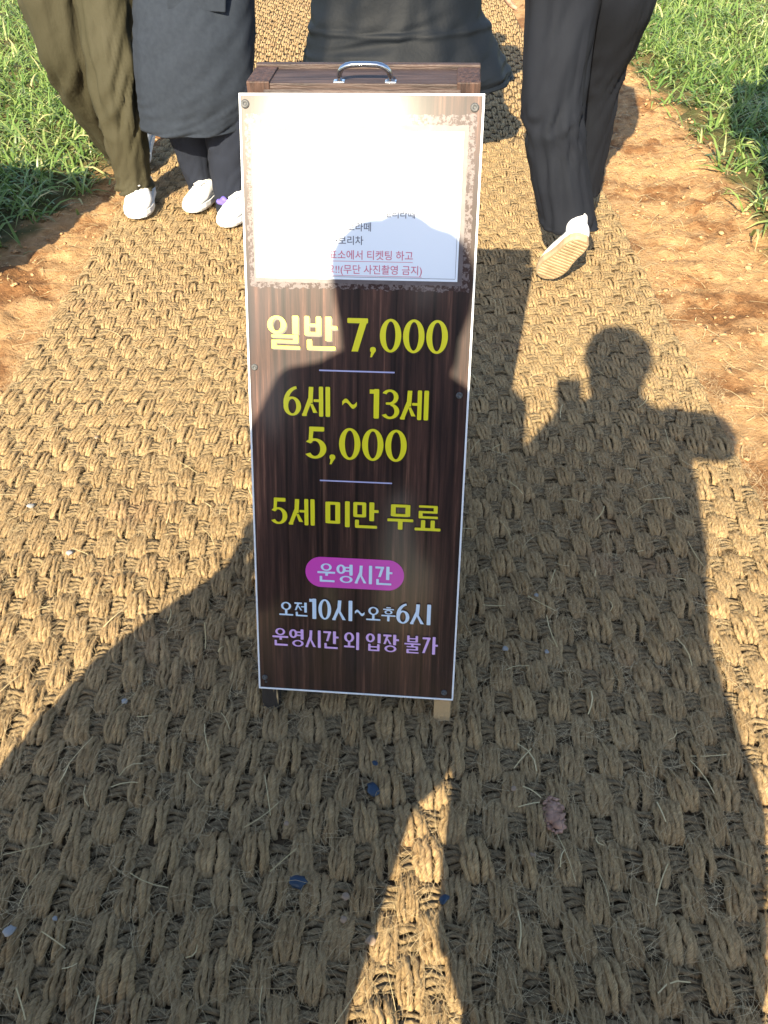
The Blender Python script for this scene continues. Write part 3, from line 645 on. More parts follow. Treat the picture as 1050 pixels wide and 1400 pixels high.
lettering('hours_lettering', [('오전', .206, .028), ('10시', .202, .041), ('~', .205, .034), ('오후', .206, .028), ('6시', .203, .041)], -.143, .140, 'ltblue')
lettering('hours_lettering', [('운영시간', .143, .036), (' ', .143, .03), ('외', .143, .036), (' ', .143, .03), ('입장', .143, .036), (' ', .143, .03), ('불가', .143, .036)], -.157, .153, 'lilac')
def plate(name, pts, m, y, parent=front):
    bm = bmesh.new(); bm.faces.new([bm.verts.new((p[0], y, p[1])) for p in pts]); bmesh.ops.recalc_face_normals(bm, faces=bm.faces[:])
    for f in bm.faces:
        if f.normal.y > 0: f.normal_flip()
    return link(name, bm_mesh(name, bm), m, parent, False)
plate('hours_badge', rrect(-.093, .266, .087, .325, .029, 10), 'pink', -.0026)
lettering('badge_lettering', [('운영시간', .277, .036)], -.071, .0655, 'ltblue', off=-.0008, shadow=False)
for z_ in (.660, .4685): plate('rule', rrect(-.0655, z_ - .0012, .0615, z_ + .0012, .0005), 'rule', -.0026)

# ---- printed scratched frame and the laminated notice
def frame_print():
    m = bpy.data.materials.new('scratched_frame_print'); m.use_nodes = True
    nt = m.node_tree; N = nt.nodes; L = nt.links; b = N['Principled BSDF']
    b.inputs['Roughness'].default_value = .46; b.inputs['Specular IOR Level'].default_value = .2; b.inputs['Coat Weight'].default_value = .36; b.inputs['Coat Roughness'].default_value = .125
    tc = N.new('ShaderNodeTexCoord'); n = N.new('ShaderNodeTexNoise'); n.inputs['Scale'].default_value = 190; n.inputs['Detail'].default_value = 5; n.inputs['Roughness'].default_value = .7; L.new(tc.outputs['Object'], n.inputs['Vector'])
    r = N.new('ShaderNodeValToRGB'); r.color_ramp.elements[0].position = .47; r.color_ramp.elements[1].position = .53
    r.color_ramp.elements[0].color = (.03, .012, .011, 1); r.color_ramp.elements[1].color = (.13, .105, .105, 1)
    L.new(n.outputs['Fac'], r.inputs['Fac']); L.new(r.outputs['Color'], b.inputs['Base Color']); return m
M['frameprint'] = frame_print()
M['frameinner'] = mat('frame_inner_print', (.085, .07, .075), (.12, .10, .105), 60, rough=.4, spec=.3)
def ragged(x0, z0, x1, z1, amp, n=60):
    P = []
    for (ax, az, bx, bz) in ((x0, z0, x1, z0), (x1, z0, x1, z1), (x1, z1, x0, z1), (x0, z1, x0, z0)):
        for k in range(n):
            t = k / n; P.append((ax + (bx - ax) * t + R_.uniform(-amp, amp), az + (bz - az) * t + R_.uniform(-amp, amp)))
    return P
plate('frame_print', ragged(-.1785, .7915, .1765, 1.0475, .0022), 'frameprint', -.0026)
plate('frame_print', ragged(-.171, .8005, .1655, 1.033, .0008), 'frameinner', -.0031)
notice = box('notice', (-.0045, -.0040, .9155), (.326, .0012, .2175), M['paper'], front, .0003)
def notice_text(body, x0, x1, z, m, name='notice_lettering'):
    c = bpy.data.curves.new('t', 'FONT'); c.body = body; c.size = .02; c.offset = .00016; o = bpy.data.objects.new('tmp', c); col.objects.link(o)
    dg = bpy.context.evaluated_depsgraph_get(); me = bpy.data.meshes.new_from_object(o.evaluated_get(dg)); bpy.data.objects.remove(o)
    co = np.array([v.co[:] for v in me.vertices]); mn, mx = co.min(0), co.max(0); k = (x1 - x0) / (mx[0] - mn[0])
    for v in me.vertices: v.co = Vector((x0 + (v.co.x - mn[0]) * k, -.0049, z + (v.co.y) * min(k, 1.0)))
    me.materials.clear(); me.update(); o = link(name, me, m, notice, False)
    for p in me.polygons:
        if p.normal.y > 0: me.flip_normals(); break
    return o
notice_text('청보리라떼', .0265, .088, .9015, 'ink')
notice_text('•초코라떼', -.038, .019, .8815, 'ink')
notice_text('•보리차', -.038, .007, .8610, 'ink')
notice_text('표소에서 티켓팅 하고', -.0483, .0865, .8390, 'redink')
notice_text('요!!(무단 사진촬영 금지)', -.052, .1015, .8170, 'redink')
plate('underline', rrect(-.0483, .8345, .0865, .8353, .0002), 'redink', -.0049, notice)
plate('underline', rrect(-.052, .8125, .1015, .8133, .0002), 'redink', -.0049, notice)
for a, b_ in (((-.164, .8105), (.155, .8112)), ((-.164, 1.0205), (.155, 1.0212))): plate('notice_line', rrect(a[0], a[1], b_[0], b_[1], .0001), 'ink', -.0049, notice)
for x_ in (-.164, .1545): plate('notice_line', rrect(x_, .8115, x_ + .0006, 1.0203, .0001), 'ink', -.0049, notice)

# ------------------------------------------------------------------ people
def hand_prims(bm, wrist, direc, palm, thumb_side, curl=.5, s=1.0):
    d = Vector(direc).normalized(); n = Vector(palm).normalized(); n = (n - d * n.dot(d)).normalized(); t = d.cross(n) * thumb_side; w = Vector(wrist)
    mt = Matrix((t, d, n)).transposed()
    capsule(bm, w - d * .02, w + d * .03, .026 * s, .028 * s)
    ellipsoid(bm, w + d * .050 * s, (.040 * s, .050 * s, .017 * s), mt)
    for k, (off, L_) in enumerate(((.028, .068), (.010, .078), (-.009, .072), (-.027, .056))):
        p = w + d * .088 * s + t * off * s; a = curl * .6; q = p + (d * math.cos(a) + n * math.sin(a)) * L_ * .45 * s; a2 = curl * 1.7
        r = q + (d * math.cos(a2) + n * math.sin(a2)) * L_ * .55 * s
        capsule(bm, p - d * .02, q, .0098 * s, .0092 * s, 8); capsule(bm, q, r, .0092 * s, .0080 * s, 8)
    p = w + d * .03 * s + t * .03 * s; q = p + (t * .7 + d * .6 + n * .2).normalized() * .04 * s; r = q + (d * .85 + t * .2 + n * (.2 + curl * .5)).normalized() * .034 * s
    capsule(bm, p, q, .014 * s, .011 * s, 8); capsule(bm, q, r, .011 * s, .009 * s, 8)
def person(label, base, right, J, H, build=1.0, hands=None, hair='short', group=None, look=0.0, voxel=.011):
    """J: joints in the person's own axes (x right, y forward, z up). Returns root and a joint lookup."""
    s = H / 1.7
    D = dict(pelvis=(0, 0, .92 * s), waist=(0, 0, 1.08 * s), chest=(0, -.01, 1.25 * s), neck=(0, -.015, 1.42 * s), head=(0, .01, 1.575 * s))
    for k, g in (('l', -1), ('r', 1)):
        D.update({k + 'shoulder': (g * .175 * s, -.01, 1.375 * s), k + 'elbow': (g * .225 * s, -.02, 1.09 * s), k + 'wrist': (g * .235 * s, .05, .86 * s),
                  k + 'hip': (g * .085 * s, 0, .88 * s), k + 'knee': (g * .09 * s, .02, .48 * s), k + 'ankle': (g * .095 * s, -.02, .09 * s)})
    D.update(J); r = Vector(right).normalized(); f = Vector((-r.y, r.x, 0))
    root = empty('person', base, math.atan2(r.y, r.x)); D = {k: Vector(v) for k, v in D.items()}
    bm = bmesh.new(); b = build
    h = D['head']; hr = Matrix.Rotation(look, 3, 'Z')
    def hp(x, y, z): return h + hr @ Vector((x, y, z))
    ellipsoid(bm, hp(0, -.01, .015), (.077, .094, .100), hr); ellipsoid(bm, hp(0, .018, -.055), (.058, .066, .062), hr)
    capsule(bm, hp(0, .082, .012), hp(0, .102, -.022), .009, .015, 10)
    for g in (-1, 1):
        ellipsoid(bm, hp(g * .078, -.005, -.008), (.012, .022, .033), hr); ellipsoid(bm, hp(g * .034, .07, .03), (.024, .012, .009), hr); ellipsoid(bm, hp(g * .036, .055, -.025), (.024, .022, .022), hr)
    ellipsoid(bm, hp(0, .078, -.055), (.024, .012, .010), hr); ellipsoid(bm, hp(0, .068, -.092), (.022, .02, .018), hr)
    capsule(bm, D['neck'] + Vector((0, 0, -.04)), h + Vector((0, -.015, -.06)), .058, .052)
    rings = []
    for z_, w_, d_ in ((D['pelvis'].z - .07, .13, .11), (D['pelvis'].z, .165, .125), (D['waist'].z, .145, .105), (D['chest'].z, .165, .12), (D['chest'].z + .1 * s, .165, .105), (D['neck'].z - .03, .08, .075)):
        rings.append((Vector((0, 0, z_)), Vector((w_ * b * s, 0, 0)), Vector((0, d_ * b * s, 0))))
    loft_bm(bm, rings, 24)
    for k, g in (('l', -1), ('r', 1)):
        capsule(bm, D['chest'] + Vector((g * .08, 0, .09 * s)), D[k + 'shoulder'], .06 * b, .055 * b); capsule(bm, D[k + 'shoulder'], D[k + 'elbow'], .052 * b, .041 * b); capsule(bm, D[k + 'elbow'], D[k + 'wrist'], .041 * b, .028)
        capsule(bm, D[k + 'hip'], D[k + 'knee'], .066 * b, .044 * b); mid = D[k + 'knee'].lerp(D[k + 'ankle'], .35) + Vector((0, -.02, 0)); capsule(bm, D[k + 'knee'], mid, .043 * b, .042 * b); capsule(bm, mid, D[k + 'ankle'], .041 * b, .030)
        ft = D.get(k + 'toe', D[k + 'ankle'] + Vector((0, .17, -.055))); hl = D.get(k + 'heel', D[k + 'ankle'] + Vector((0, -.05, -.05))); capsule(bm, hl, ft, .024, .022)
        capsule(bm, D[k + 'ankle'], hl, .030, .024); capsule(bm, D[k + 'ankle'], ft.lerp(hl, .45), .028, .022)
        hd = (hands or {}).get(k)
        if hd is None: dd = (D[k + 'wrist'] - D[k + 'elbow']).normalized(); hand_prims(bm, D[k + 'wrist'], dd, (-g, .2, 0), 1 if g < 0 else -1, .45)
        else: hand_prims(bm, D[k + 'wrist'], *hd)
    body = link('body', remesh('body', bm, voxel, 3), 'skin', root)
    for g in (-1, 1):
        eb = bmesh.new(); ellipsoid(eb, hp(g * .034, .078, .012), (.011, .008, .007), hr, 12); link('eye', bm_mesh('eye', eb), 'eye', root)
    hb = bmesh.new()
    if hair == 'short':
        ellipsoid(hb, hp(0, -.032, .042), (.085, .094, .090), hr); ellipsoid(hb, hp(0, -.05, -.01), (.078, .065, .075), hr)
    else:
        ellipsoid(hb, hp(0, -.046, .038), (.105, .098, .101), hr); ellipsoid(hb, hp(0, -.055, -.03), (.080, .075, .115), hr)
        for g in (-1, 1): capsule(hb, hp(g * .066, -.035, .02), hp(g * (.056 if hair == 'bob' else .085), -.02, -.10 if hair == 'bob' else -.24), .026, .022)
    link('hair', remesh('hair', hb, .008, 3, folds(.005, 22, 4, 3)), 'hair', root)
    tag(root, label, 'person', group); return root, D
def tube_rings(rows):
    return [(Vector((cx, cy, z)), Vector((w, 0, 0)), Vector((0, d, 0))) for cx, cy, z, w, d in rows]
def garment(name, root, m, lofts=(), caps=(), voxel=.016, smooth=5, amp=.006, sx=9, sz=3, seed=1.0, yoke=()):
    bm = bmesh.new()
    for rows in lofts: loft_bm(bm, tube_rings(rows), 28)
    for c in caps: capsule(bm, *c)
    for c in yoke: capsule(bm, *c)
    return link(name, remesh(name, bm, voxel, smooth, folds(amp, sx, sz, seed) if amp else None), m, root)
def shoe(root, ankle_mtx, m='white', solem='whitesole', L_=.27, collar=.085, wide=1.08):
    """shoe along +y (toe), sole at z=0, heel at y=0, placed by matrix in root space"""
    hw = lambda t: wide * np.interp(t, [0, .06, .2, .45, .68, .85, .95, 1], [.014, .030, .036, .036, .047, .043, .030, .010]); cx = lambda t: .008 * math.sin(t * 2.6) * 0
    bm = bmesh.new(); rg = []
    T = [0, .03, .08, .2, .35, .5, .65, .78, .88, .95, .985, 1.0]
    out = [(hw(t), t * L_) for t in T]; ring = [(w, y) for w, y in out] + [(-w, y) for w, y in out[::-1]]
    lo = [bm.verts.new((x * .97, y, 0)) for x, y in ring]; m1 = [bm.verts.new((x * 1.04, y + (.003 if y > L_ / 2 else -.003), .010)) for x, y in ring]; hi = [bm.verts.new((x * 1.02, y, .026)) for x, y in ring]
    for A, B in ((lo, m1), (m1, hi)):
        for i in range(len(ring)): bm.faces.new((A[i], A[(i + 1) % len(ring)], B[(i + 1) % len(ring)], B[i]))
    bm.faces.new(lo[::-1]); bm.faces.new(hi)
    for k in range(15):   # tread bars under the sole
        t = .06 + k * .061; w_ = hw(t) * .84; box_bm(bm, (0, t * L_, -.0012), (w_ * 2, .0075, .004), 0, None)
    for v in bm.verts: v.co = ankle_mtx @ v.co
    bmesh.ops.recalc_face_normals(bm, faces=bm.faces[:])
    so_ = bm_mesh('sole', bm); sho = bmesh.new(); rings = []
    top = lambda t: np.interp(t, [0, .08, .25, .40, .55, .75, .92, 1], [.070, collar, collar - .006, collar - .002, .078, .056, .044, .028])
    for t in np.linspace(.012, .992, 22):
        w_ = hw(t) * .98; zt = top(t); r = []
        rings.append((t, w_, zt))
    prev = None; first = None
    for t, w_, zt in rings:
        r = []
        for k in range(18):
            a = 2 * math.pi * k / 18; c_, s_ = math.cos(a), math.sin(a); zz = .022 + (zt - .022) * (.5 + .5 * math.copysign(abs(s_) ** .75, s_)); fr = max(0, (zz - .022) / (zt - .022 + 1e-6))
            r.append(sho.verts.new(ankle_mtx @ Vector((math.copysign(abs(c_) ** .6, c_) * w_ * (1 - .30 * fr ** 2), t * L_, zz))))
        if prev:
            for i in range(18): sho.faces.new((prev[i], prev[(i + 1) % 18], r[(i + 1) % 18], r[i]))
        else: first = r
        prev = r
    sho.faces.new(first[::-1]); sho.faces.new(prev); bmesh.ops.recalc_face_normals(sho, faces=sho.faces[:])
    so = link('shoe', bm_mesh('shoe', sho), m, root); link('sole', so_, solem, so, False)
    lb = bmesh.new()
    for k in range(5):
        t = .44 + k * .065; z_ = top(t) + .003; w_ = hw(t) * .52; capsule(lb, ankle_mtx @ Vector((-w_, t * L_, z_ - .006)), ankle_mtx @ Vector((0, t * L_ + .004, z_)), .003, .003, 6); capsule(lb, ankle_mtx @ Vector((0, t * L_ + .004, z_)), ankle_mtx @ Vector((w_, t * L_, z_ - .006)), .003, .003, 6)
    link('laces', bm_mesh('laces', lb), 'sock', so)
    tb = bmesh.new(); box_bm(tb, (0, .47 * L_, top(.47) + .0015), (.034, .10, .004), .0015, ankle_mtx @ Matrix.Translation((0, 0, 0)) @ Matrix.Rotation(0, 4, 'X')); link('tongue', bm_mesh('tongue', tb), m, so)
    return so
def shoe_m(heel, toe, up=(0, 0, 1)):
    h, t = Vector(heel), Vector(toe); y = (t - h).normalized(); u = Vector(up); z = (u - y * u.dot(y)).normalized(); x = y.cross(z)
    m = Matrix((x, y, z)).transposed().to_4x4(); m.translation = h; return m
def leg_cloth(name, root, m, rows, seed, amp=.010, n=90, seg=56, knee=None, parent=None):
    """rows: (centre, half width vec, half depth vec) in root space; draped loft, open at the hem"""
    C_ = catmull([r[0] for r in rows], n); A_ = catmull([r[1] for r in rows], n); B_ = catmull([r[2] for r in rows], n); V = []
    for k in range(n):
        t = k / (n - 1)
        for i in range(seg):
            a = 2 * math.pi * i / seg; c_, s_ = math.cos(a), math.sin(a); p = C_[k] + A_[k] * c_ + B_[k] * s_; nrm = (A_[k] * c_ + B_[k] * s_); nrm /= np.linalg.norm(nrm)
            q = Vector((c_ * 1.9 + seed, s_ * 1.9, t * 2.4 + c_ * 1.2)); v = (1 - abs(noise.noise(q)) * 2.6) * .8
            q2 = Vector((c_ * 1.1 + seed * 2, s_ * 1.1, t * 10 + c_ * 2.2 + s_ * 1.1)); wk = .35 + (math.exp(-((t - knee) / .13) ** 2) if knee else .3) + .8 * max(0, t - .86) / .14
            v += (1 - abs(noise.noise(q2)) * 2.6) * .75 * wk
            q3 = Vector((c_ * 2.4, s_ * 2.4 + seed, t * 16 + c_ * 3)); v += noise.noise(q3) * .30 * wk
            V.append(p + nrm * amp * (v - .4))
    Fq = [(k * seg + i, k * seg + (i + 1) % seg, (k + 1) * seg + (i + 1) % seg, (k + 1) * seg + i) for k in range(n - 1) for i in range(seg)]
    me = mesh_np(name, V, Fq); o = link(name, me, m, parent or root)
    sd = o.modifiers.new('cloth', 'SOLIDIFY'); sd.thickness = .003; sd.offset = -1
    return o
def px_rows(root, rows, depth=.9, inv=None):
    inv = root.matrix_basis.inverted(); out = []
    for xl, xr, y, Yp in rows:
        a, b_ = at_y(xl, y, Yp), at_y(xr, y, Yp); c = (a + b_) / 2; w = (b_ - a).length / 2
        ra = inv.to_3x3() @ Vector((w, 0, 0)); rb = inv.to_3x3() @ Vector((0, w * depth, 0)); out.append((inv @ c, ra, rb))
    return out
def loc(root, p): return root.matrix_basis.inverted() @ Vector(p)

# --- walker in olive trousers, coming towards the sign
base = Vector((-1.03, 3.36, 0)); rt = (-1, 0, 0)         # faces -Y
def mkloc(base, rt):
    r = Vector(rt).normalized(); m = Matrix.Translation(base) @ Matrix.Rotation(math.atan2(r.y, r.x), 4, 'Z'); mi = m.inverted()
    return lambda p: mi @ Vector(p)
lc = mkloc(base, rt)
toe1 = gnd(189, 301); heel1 = toe1 + Vector((-.02, .285, 0))
J = dict(lankle=lc(heel1 + Vector((0, -.05, .09))), lknee=lc((-.975, 3.30, .46)), lhip=lc((-.95, 3.40, .86)), rhip=lc((-1.12, 3.40, .86)), rknee=lc((-1.13, 3.50, .47)), rankle=lc((-1.07, 3.72, .16)),
         ltoe=lc(toe1 + Vector((0, .05, .035))), lheel=lc(heel1 + Vector((0, -.04, .035))), rtoe=lc((-1.08, 3.62, .035)), rheel=lc((-1.06, 3.79, .13)), pelvis=lc((-1.04, 3.40, .90)), rwrist=(.20, .10, 1.03), lwrist=(-.20, .10, 1.03), relbow=(.25, -.08, 1.15), lelbow=(-.25, -.08, 1.15))
pa, D = person('walker in olive trousers and white trainers coming down the left edge of the mat', base, rt, J, 1.74, hair='short')
shoe(pa, shoe_m(lc(heel1 + Vector((0, 0, .012))), lc(toe1 + Vector((0, 0, .012)))), L_=.30, collar=.10, wide=1.32)
shoe(pa, shoe_m(lc((-1.055, 3.85, .12)), lc((-1.085, 3.60, .02))))
tr = empty('trousers'); tr.parent = pa
leg_cloth('trouser_leg', pa, M['olive'], px_rows(pa, [(92, 186, -60, 3.40), (102, 184, 0, 3.36), (118, 188, 80, 3.30), (138, 194, 150, 3.27), (147, 200, 200, 3.27), (159, 203, 238, 3.29), (160, 206, 258, 3.30)], .95), 2.3, .0145, knee=.45, parent=tr)
leg_cloth('trouser_leg', pa, M['olive'], px_rows(pa, [(12, 135, -60, 3.44), (30, 130, 0, 3.44), (58, 136, 75, 3.45), (88, 150, 130, 3.52), (126, 172, 186, 3.66), (146, 186, 212, 3.74), (152, 190, 222, 3.76)], .9), 5.1, .0145, knee=.45, parent=tr)
hipz = [(lc((-1.05, 3.40, 0)).x, lc((-1.05, 3.40, 0)).y, z_, w_, d_) for z_, w_, d_ in ((.80, .185, .13), (.86, .195, .14), (.95, .18, .135), (1.03, .165, .12))]
h_ = garment('seat', tr, M['olive'], [hipz], voxel=.01, amp=.006); h_.parent = tr
garment('jacket', pa, M['brown'], [[(0, 0, .91, .205, .17), (0, 0, 1.05, .20, .16), (0, 0, 1.25, .20, .15), (0, -.01, 1.38, .19, .12), (0, -.015, 1.46, .08, .08)]], [(D['lshoulder'], D['lelbow'], .075, .062), (D['lelbow'], D['lwrist'], .062, .048), (D['rshoulder'], D['relbow'], .075, .062), (D['relbow'], D['rwrist'], .062, .048)])

# --- walker in the long slate coat
base = Vector((-.665, 3.24, 0)); lc = mkloc(base, (-1, .12, 0))
t1 = gnd(262, 292); t2 = gnd(309, 312)
h1 = t1 + Vector((.10, .22, 0)); h2 = t2 + Vector((.10, .22, 0))
J = dict(rankle=lc(h1 + Vector((0, -.04, .09))), lankle=lc(h2 + Vector((0, -.04, .09))), rknee=lc((-.72, 3.30, .46)), lknee=lc((-.58, 3.24, .46)), rwrist=(.17, .06, .98), lwrist=(-.17, .06, .98), relbow=(.23, -.08, 1.10), lelbow=(-.23, -.08, 1.10),
         rtoe=lc(t1 + Vector((.03, .06, .035))), rheel=lc(h1 + Vector((0, 0, .035))), ltoe=lc(t2 + Vector((.03, .06, .035))), lheel=lc(h2 + Vector((0, 0, .035))))
pb, D = person('walker in a long slate grey coat, dark trousers and white trainers', base, (-1, .12, 0), J, 1.66, hair='long')
shoe(pb, shoe_m(lc(h1 + Vector((0, 0, .012))), lc(t1 + Vector((0, 0, .012)))), L_=.26, wide=1.15)
shoe(pb, shoe_m(lc(h2 + Vector((0, 0, .012))), lc(t2 + Vector((0, 0, .012)))), L_=.26, wide=1.15)
tr = empty('trousers'); tr.parent = pb
leg_cloth('trouser_leg', pb, M['navy'], px_rows(pb, [(218, 292, 100, 3.30), (230, 292, 172, 3.32), (244, 292, 215, 3.34), (258, 292, 250, 3.36), (262, 293, 268, 3.36)], .9), 8.2, .006, n=60, parent=tr)
leg_cloth('trouser_leg', pb, M['navy'], px_rows(pb, [(270, 352, 110, 3.22), (282, 348, 180, 3.22), (288, 344, 230, 3.24), (296, 340, 275, 3.24), (299, 338, 292, 3.24)], .9), 11.7, .006, n=60, parent=tr)
# coat body: draped loft down to the hem
def coat_loft(name, root, m, rows, seed, amp, n=80, seg=80, fold_n=6):
    return leg_cloth(name, root, m, rows, seed, amp, n=n, seg=seg)
coat = empty('coat'); coat.parent = pb
rows = px_rows(pb, [(186, 340, -120, 3.27), (182, 346, 0, 3.24), (184, 347, 60, 3.22), (189, 345, 120, 3.21), (193, 341, 150, 3.21), (195, 338, 172, 3.21)], .68)
leg_cloth('coat_skirt', pb, M['slate'], rows, 4.4, .007, seg=72, parent=coat)
cc = lc((-.64, 3.25, 0))
g_ = garment('coat_top', pb, M['slate'], [[(cc.x, cc.y, .86, .235, .165), (0, 0, 1.0, .22, .155), (0, 0, 1.15, .205, .15), (0, 0, 1.32, .20, .13), (0, -.015, 1.42, .085, .085)]], [(D['lshoulder'], D['lelbow'], .072, .062), (D['lelbow'], D['lwrist'], .062, .052), (D['rshoulder'], D['relbow'], .072, .062), (D['relbow'], D['rwrist'], .062, .052)]); g_.parent = coat
# patch pocket on the coat front
pk = [at_y(x_, y_, 3.096) for x_, y_ in ((228, -40), (309, -40), (308, 17), (229, 12))]
bm = bmesh.new(); P4 = [lc(p) for p in pk]; nrm = (P4[1] - P4[0]).cross(P4[3] - P4[0]).normalized()
if nrm.y < 0: nrm = -nrm
A4 = [bm.verts.new(p - nrm * .02) for p in P4]; B4 = [bm.verts.new(p + nrm * .0) for p in P4]
for i in range(4): bm.faces.new((A4[i], A4[(i + 1) % 4], B4[(i + 1) % 4], B4[i]))
bm.faces.new(B4); bm.faces.new(A4[::-1]); bmesh.ops.recalc_face_normals(bm, faces=bm.faces[:]); bmesh.ops.bevel(bm, geom=bm.edges[:], offset=.002, segments=2, affect='EDGES')
o = link('pocket', bm_mesh('pocket', bm), 'slate', coat, False)
# purple trim showing at the inner trouser hem
pm = bmesh.new(); c0 = lc(at_y(316, 276, 3.14)); 
for k in range(5): capsule(pm, c0 + Vector((.05 - .02 * k, 0, .012 * math.sin(k * 2))), c0 + Vector((.02 - .02 * k, .02, -.012 + .01 * math.cos(k))), .012, .007, 8)
link('ribbon', remesh('ribbon', pm, .004, 2), 'purple', pb)

# --- walker in the long black puffer coat, seen beyond the sign
base = Vector((.12, 3.72, 0)); lc = mkloc(base, (1, 0, 0))
J = dict(lankle=(-.10, .10, .09), rankle=(.12, -.12, .10), rknee=(.12, -.02, .48), lknee=(-.10, .10, .48), rhip=(.10, 0, .86), lhip=(-.10, 0, .86), rwrist=(.18, .08, 1.0), lwrist=(-.18, .08, 1.0), relbow=(.25, -.06, 1.12), lelbow=(-.25, -.06, 1.12))
pc_, D = person('walker in a wide long black padded coat behind the sign', base, (1, 0, 0), J, 1.68, hair='long')
shoe(pc_, shoe_m((-.10, .04, .014), (-.10, .30, .014)), m='black', solem='black'); shoe(pc_, shoe_m((.12, -.20, .05), (.125, .04, .014)), m='black', solem='black')
for sx_, kk in ((-.10, .10), (.12, -.08)):
    leg_cloth('trouser_leg', pc_, M['black'], [(Vector((sx_, kk * .5, .6)), Vector((.09, 0, 0)), Vector((0, .09, 0))), (Vector((sx_, kk * .8, .35)), Vector((.075, 0, 0)), Vector((0, .08, 0))), (Vector((sx_, kk, .10)), Vector((.065, 0, 0)), Vector((0, .07, 0)))], 3 + sx_, .006, n=40, seg=40)
ct = empty('coat'); ct.parent = pc_
rows = px_rows(pc_, [(440, 640, -120, 3.76), (428, 655, 0, 3.74), (424, 668, 40, 3.73), (418, 684, 75, 3.71), (414, 697, 98, 3.70), (413, 699, 110, 3.70)], .62)
o = leg_cloth('coat_skirt', pc_, M['puffer'], rows, 9.3, .014, n=90, seg=110, parent=ct)
# stitched quilt seam: pinch the padding along horizontal lines
def quilt(me, zs, amp):
    def f(p): return -amp * sum(math.exp(-((p.z - z_) / .010) ** 2) for z_ in zs) + .004 * noise.noise(Vector((p.x * 16, p.y * 16, p.z * 7)))
    displace(me, f)
quilt(o.data, (.555, .80), .006)
garment('coat_top', ct, M['puffer'], [[(.05, 0, .93, .27, .18), (0, 0, 1.05, .26, .18), (0, 0, 1.2, .25, .17), (0, 0, 1.36, .22, .14), (0, -.015, 1.46, .10, .10)]], [(D['lshoulder'], D['lelbow'], .085, .075), (D['lelbow'], D['lwrist'], .075, .06), (D['rshoulder'], D['relbow'], .085, .075), (D['relbow'], D['rwrist'], .075, .06)], amp=.012)

# --- walker going away in dark trousers, heel lifted
base = Vector((.62, 2.78, 0)); lc = mkloc(base, (1, -.10, 0))
toe = gnd(741, 388) + Vector((0, 0, .022)); heel = at_y(789, 336, 2.40)
heel = toe + (heel - toe).normalized() * .262
J = dict(lankle=lc((.675, 2.535, .20)), lheel=lc(heel.lerp(toe, .18) + Vector((.19, .87, .46)) * .040), ltoe=lc(toe.lerp(heel, .25) + Vector((.19, .87, .46)) * .038), lknee=lc((.53, 2.66, .55)), lhip=lc((.56, 2.75, .90)), rhip=lc((.73, 2.75, .90)), rknee=lc((.72, 2.95, .50)), rankle=lc((.74, 3.08, .09)), rtoe=lc((.77, 3.28, .035)), rheel=lc((.735, 3.04, .04)), pelvis=lc((.65, 2.75, .93)), lwrist=lc((.375, 2.66, .945)), lelbow=lc((.40, 2.70, 1.19)))
hdl = (Vector((0, .15, -1)), (1, .3, 0), 1, .55)
pd, D = person('walker going away in dark navy trousers with one gum-soled white shoe lifting', base, (1, -.10, 0), J, 1.76, hands={'l': hdl}, hair='short')
sup = Vector((.19, .87, .46))
shoe(pd, shoe_m(lc(heel), lc(toe), lc(heel + sup) - lc(heel)), solem='gum', L_=.262)
shoe(pd, shoe_m(lc((.73, 3.01, .014)), lc((.77, 3.28, .014))), solem='gum')
tr = empty('trousers'); tr.parent = pd
leg_cloth('trouser_leg', pd, M['charcoal'], px_rows(pd, [(716, 826, -70, 2.72), (721, 818, 0, 2.70), (720, 806, 70, 2.66), (716, 796, 140, 2.62), (721, 796, 180, 2.60), (729, 802, 235, 2.58), (738, 810, 285, 2.56), (744, 813, 308, 2.555)], .95), 6.6, .011, knee=.52, parent=tr)
leg_cloth('trouser_leg', pd, M['charcoal'], px_rows(pd, [(772, 905, -70, 2.78), (780, 893, 0, 2.80), (784, 868, 60, 2.86), (782, 845, 110, 2.92), (780, 838, 155, 2.96), (778, 828, 210, 3.00), (774, 817, 262, 3.04)], .95), 12.6, .011, knee=.5, parent=tr)
cq = lc((.65, 2.75, 0)); hipz = [(cq.x, cq.y, z_, w_, d_) for z_, w_, d_ in ((.86, .165, .13), (.93, .185, .14), (1.0, .18, .135), (1.07, .165, .12))]
h_ = garment('seat', tr, M['charcoal'], [hipz], voxel=.01, amp=.005)
bm = bmesh.new(); ax = lc((.655, 2.545, .215)); capsule(bm, ax + Vector((0, .01, .05)), lc(heel.lerp(toe, .16) + sup.normalized() * .055), .038, .034)
link('sock', remesh('sock', bm, .006, 4, folds(.0025, 20, 30, 2)), 'sock', pd)
garment('jacket', pd, M['black'], [[(0, 0, .92, .21, .175), (0, 0, 1.1, .20, .16), (0, 0, 1.28, .21, .15), (0, -.01, 1.41, .19, .12), (0, -.015, 1.48, .08, .08)]], [(D['lshoulder'], D['lelbow'], .075, .062), (D['lelbow'], D['lwrist'], .062, .048), (D['rshoulder'], D['relbow'], .075, .062), (D['relbow'], D['rwrist'], .062, .048)])

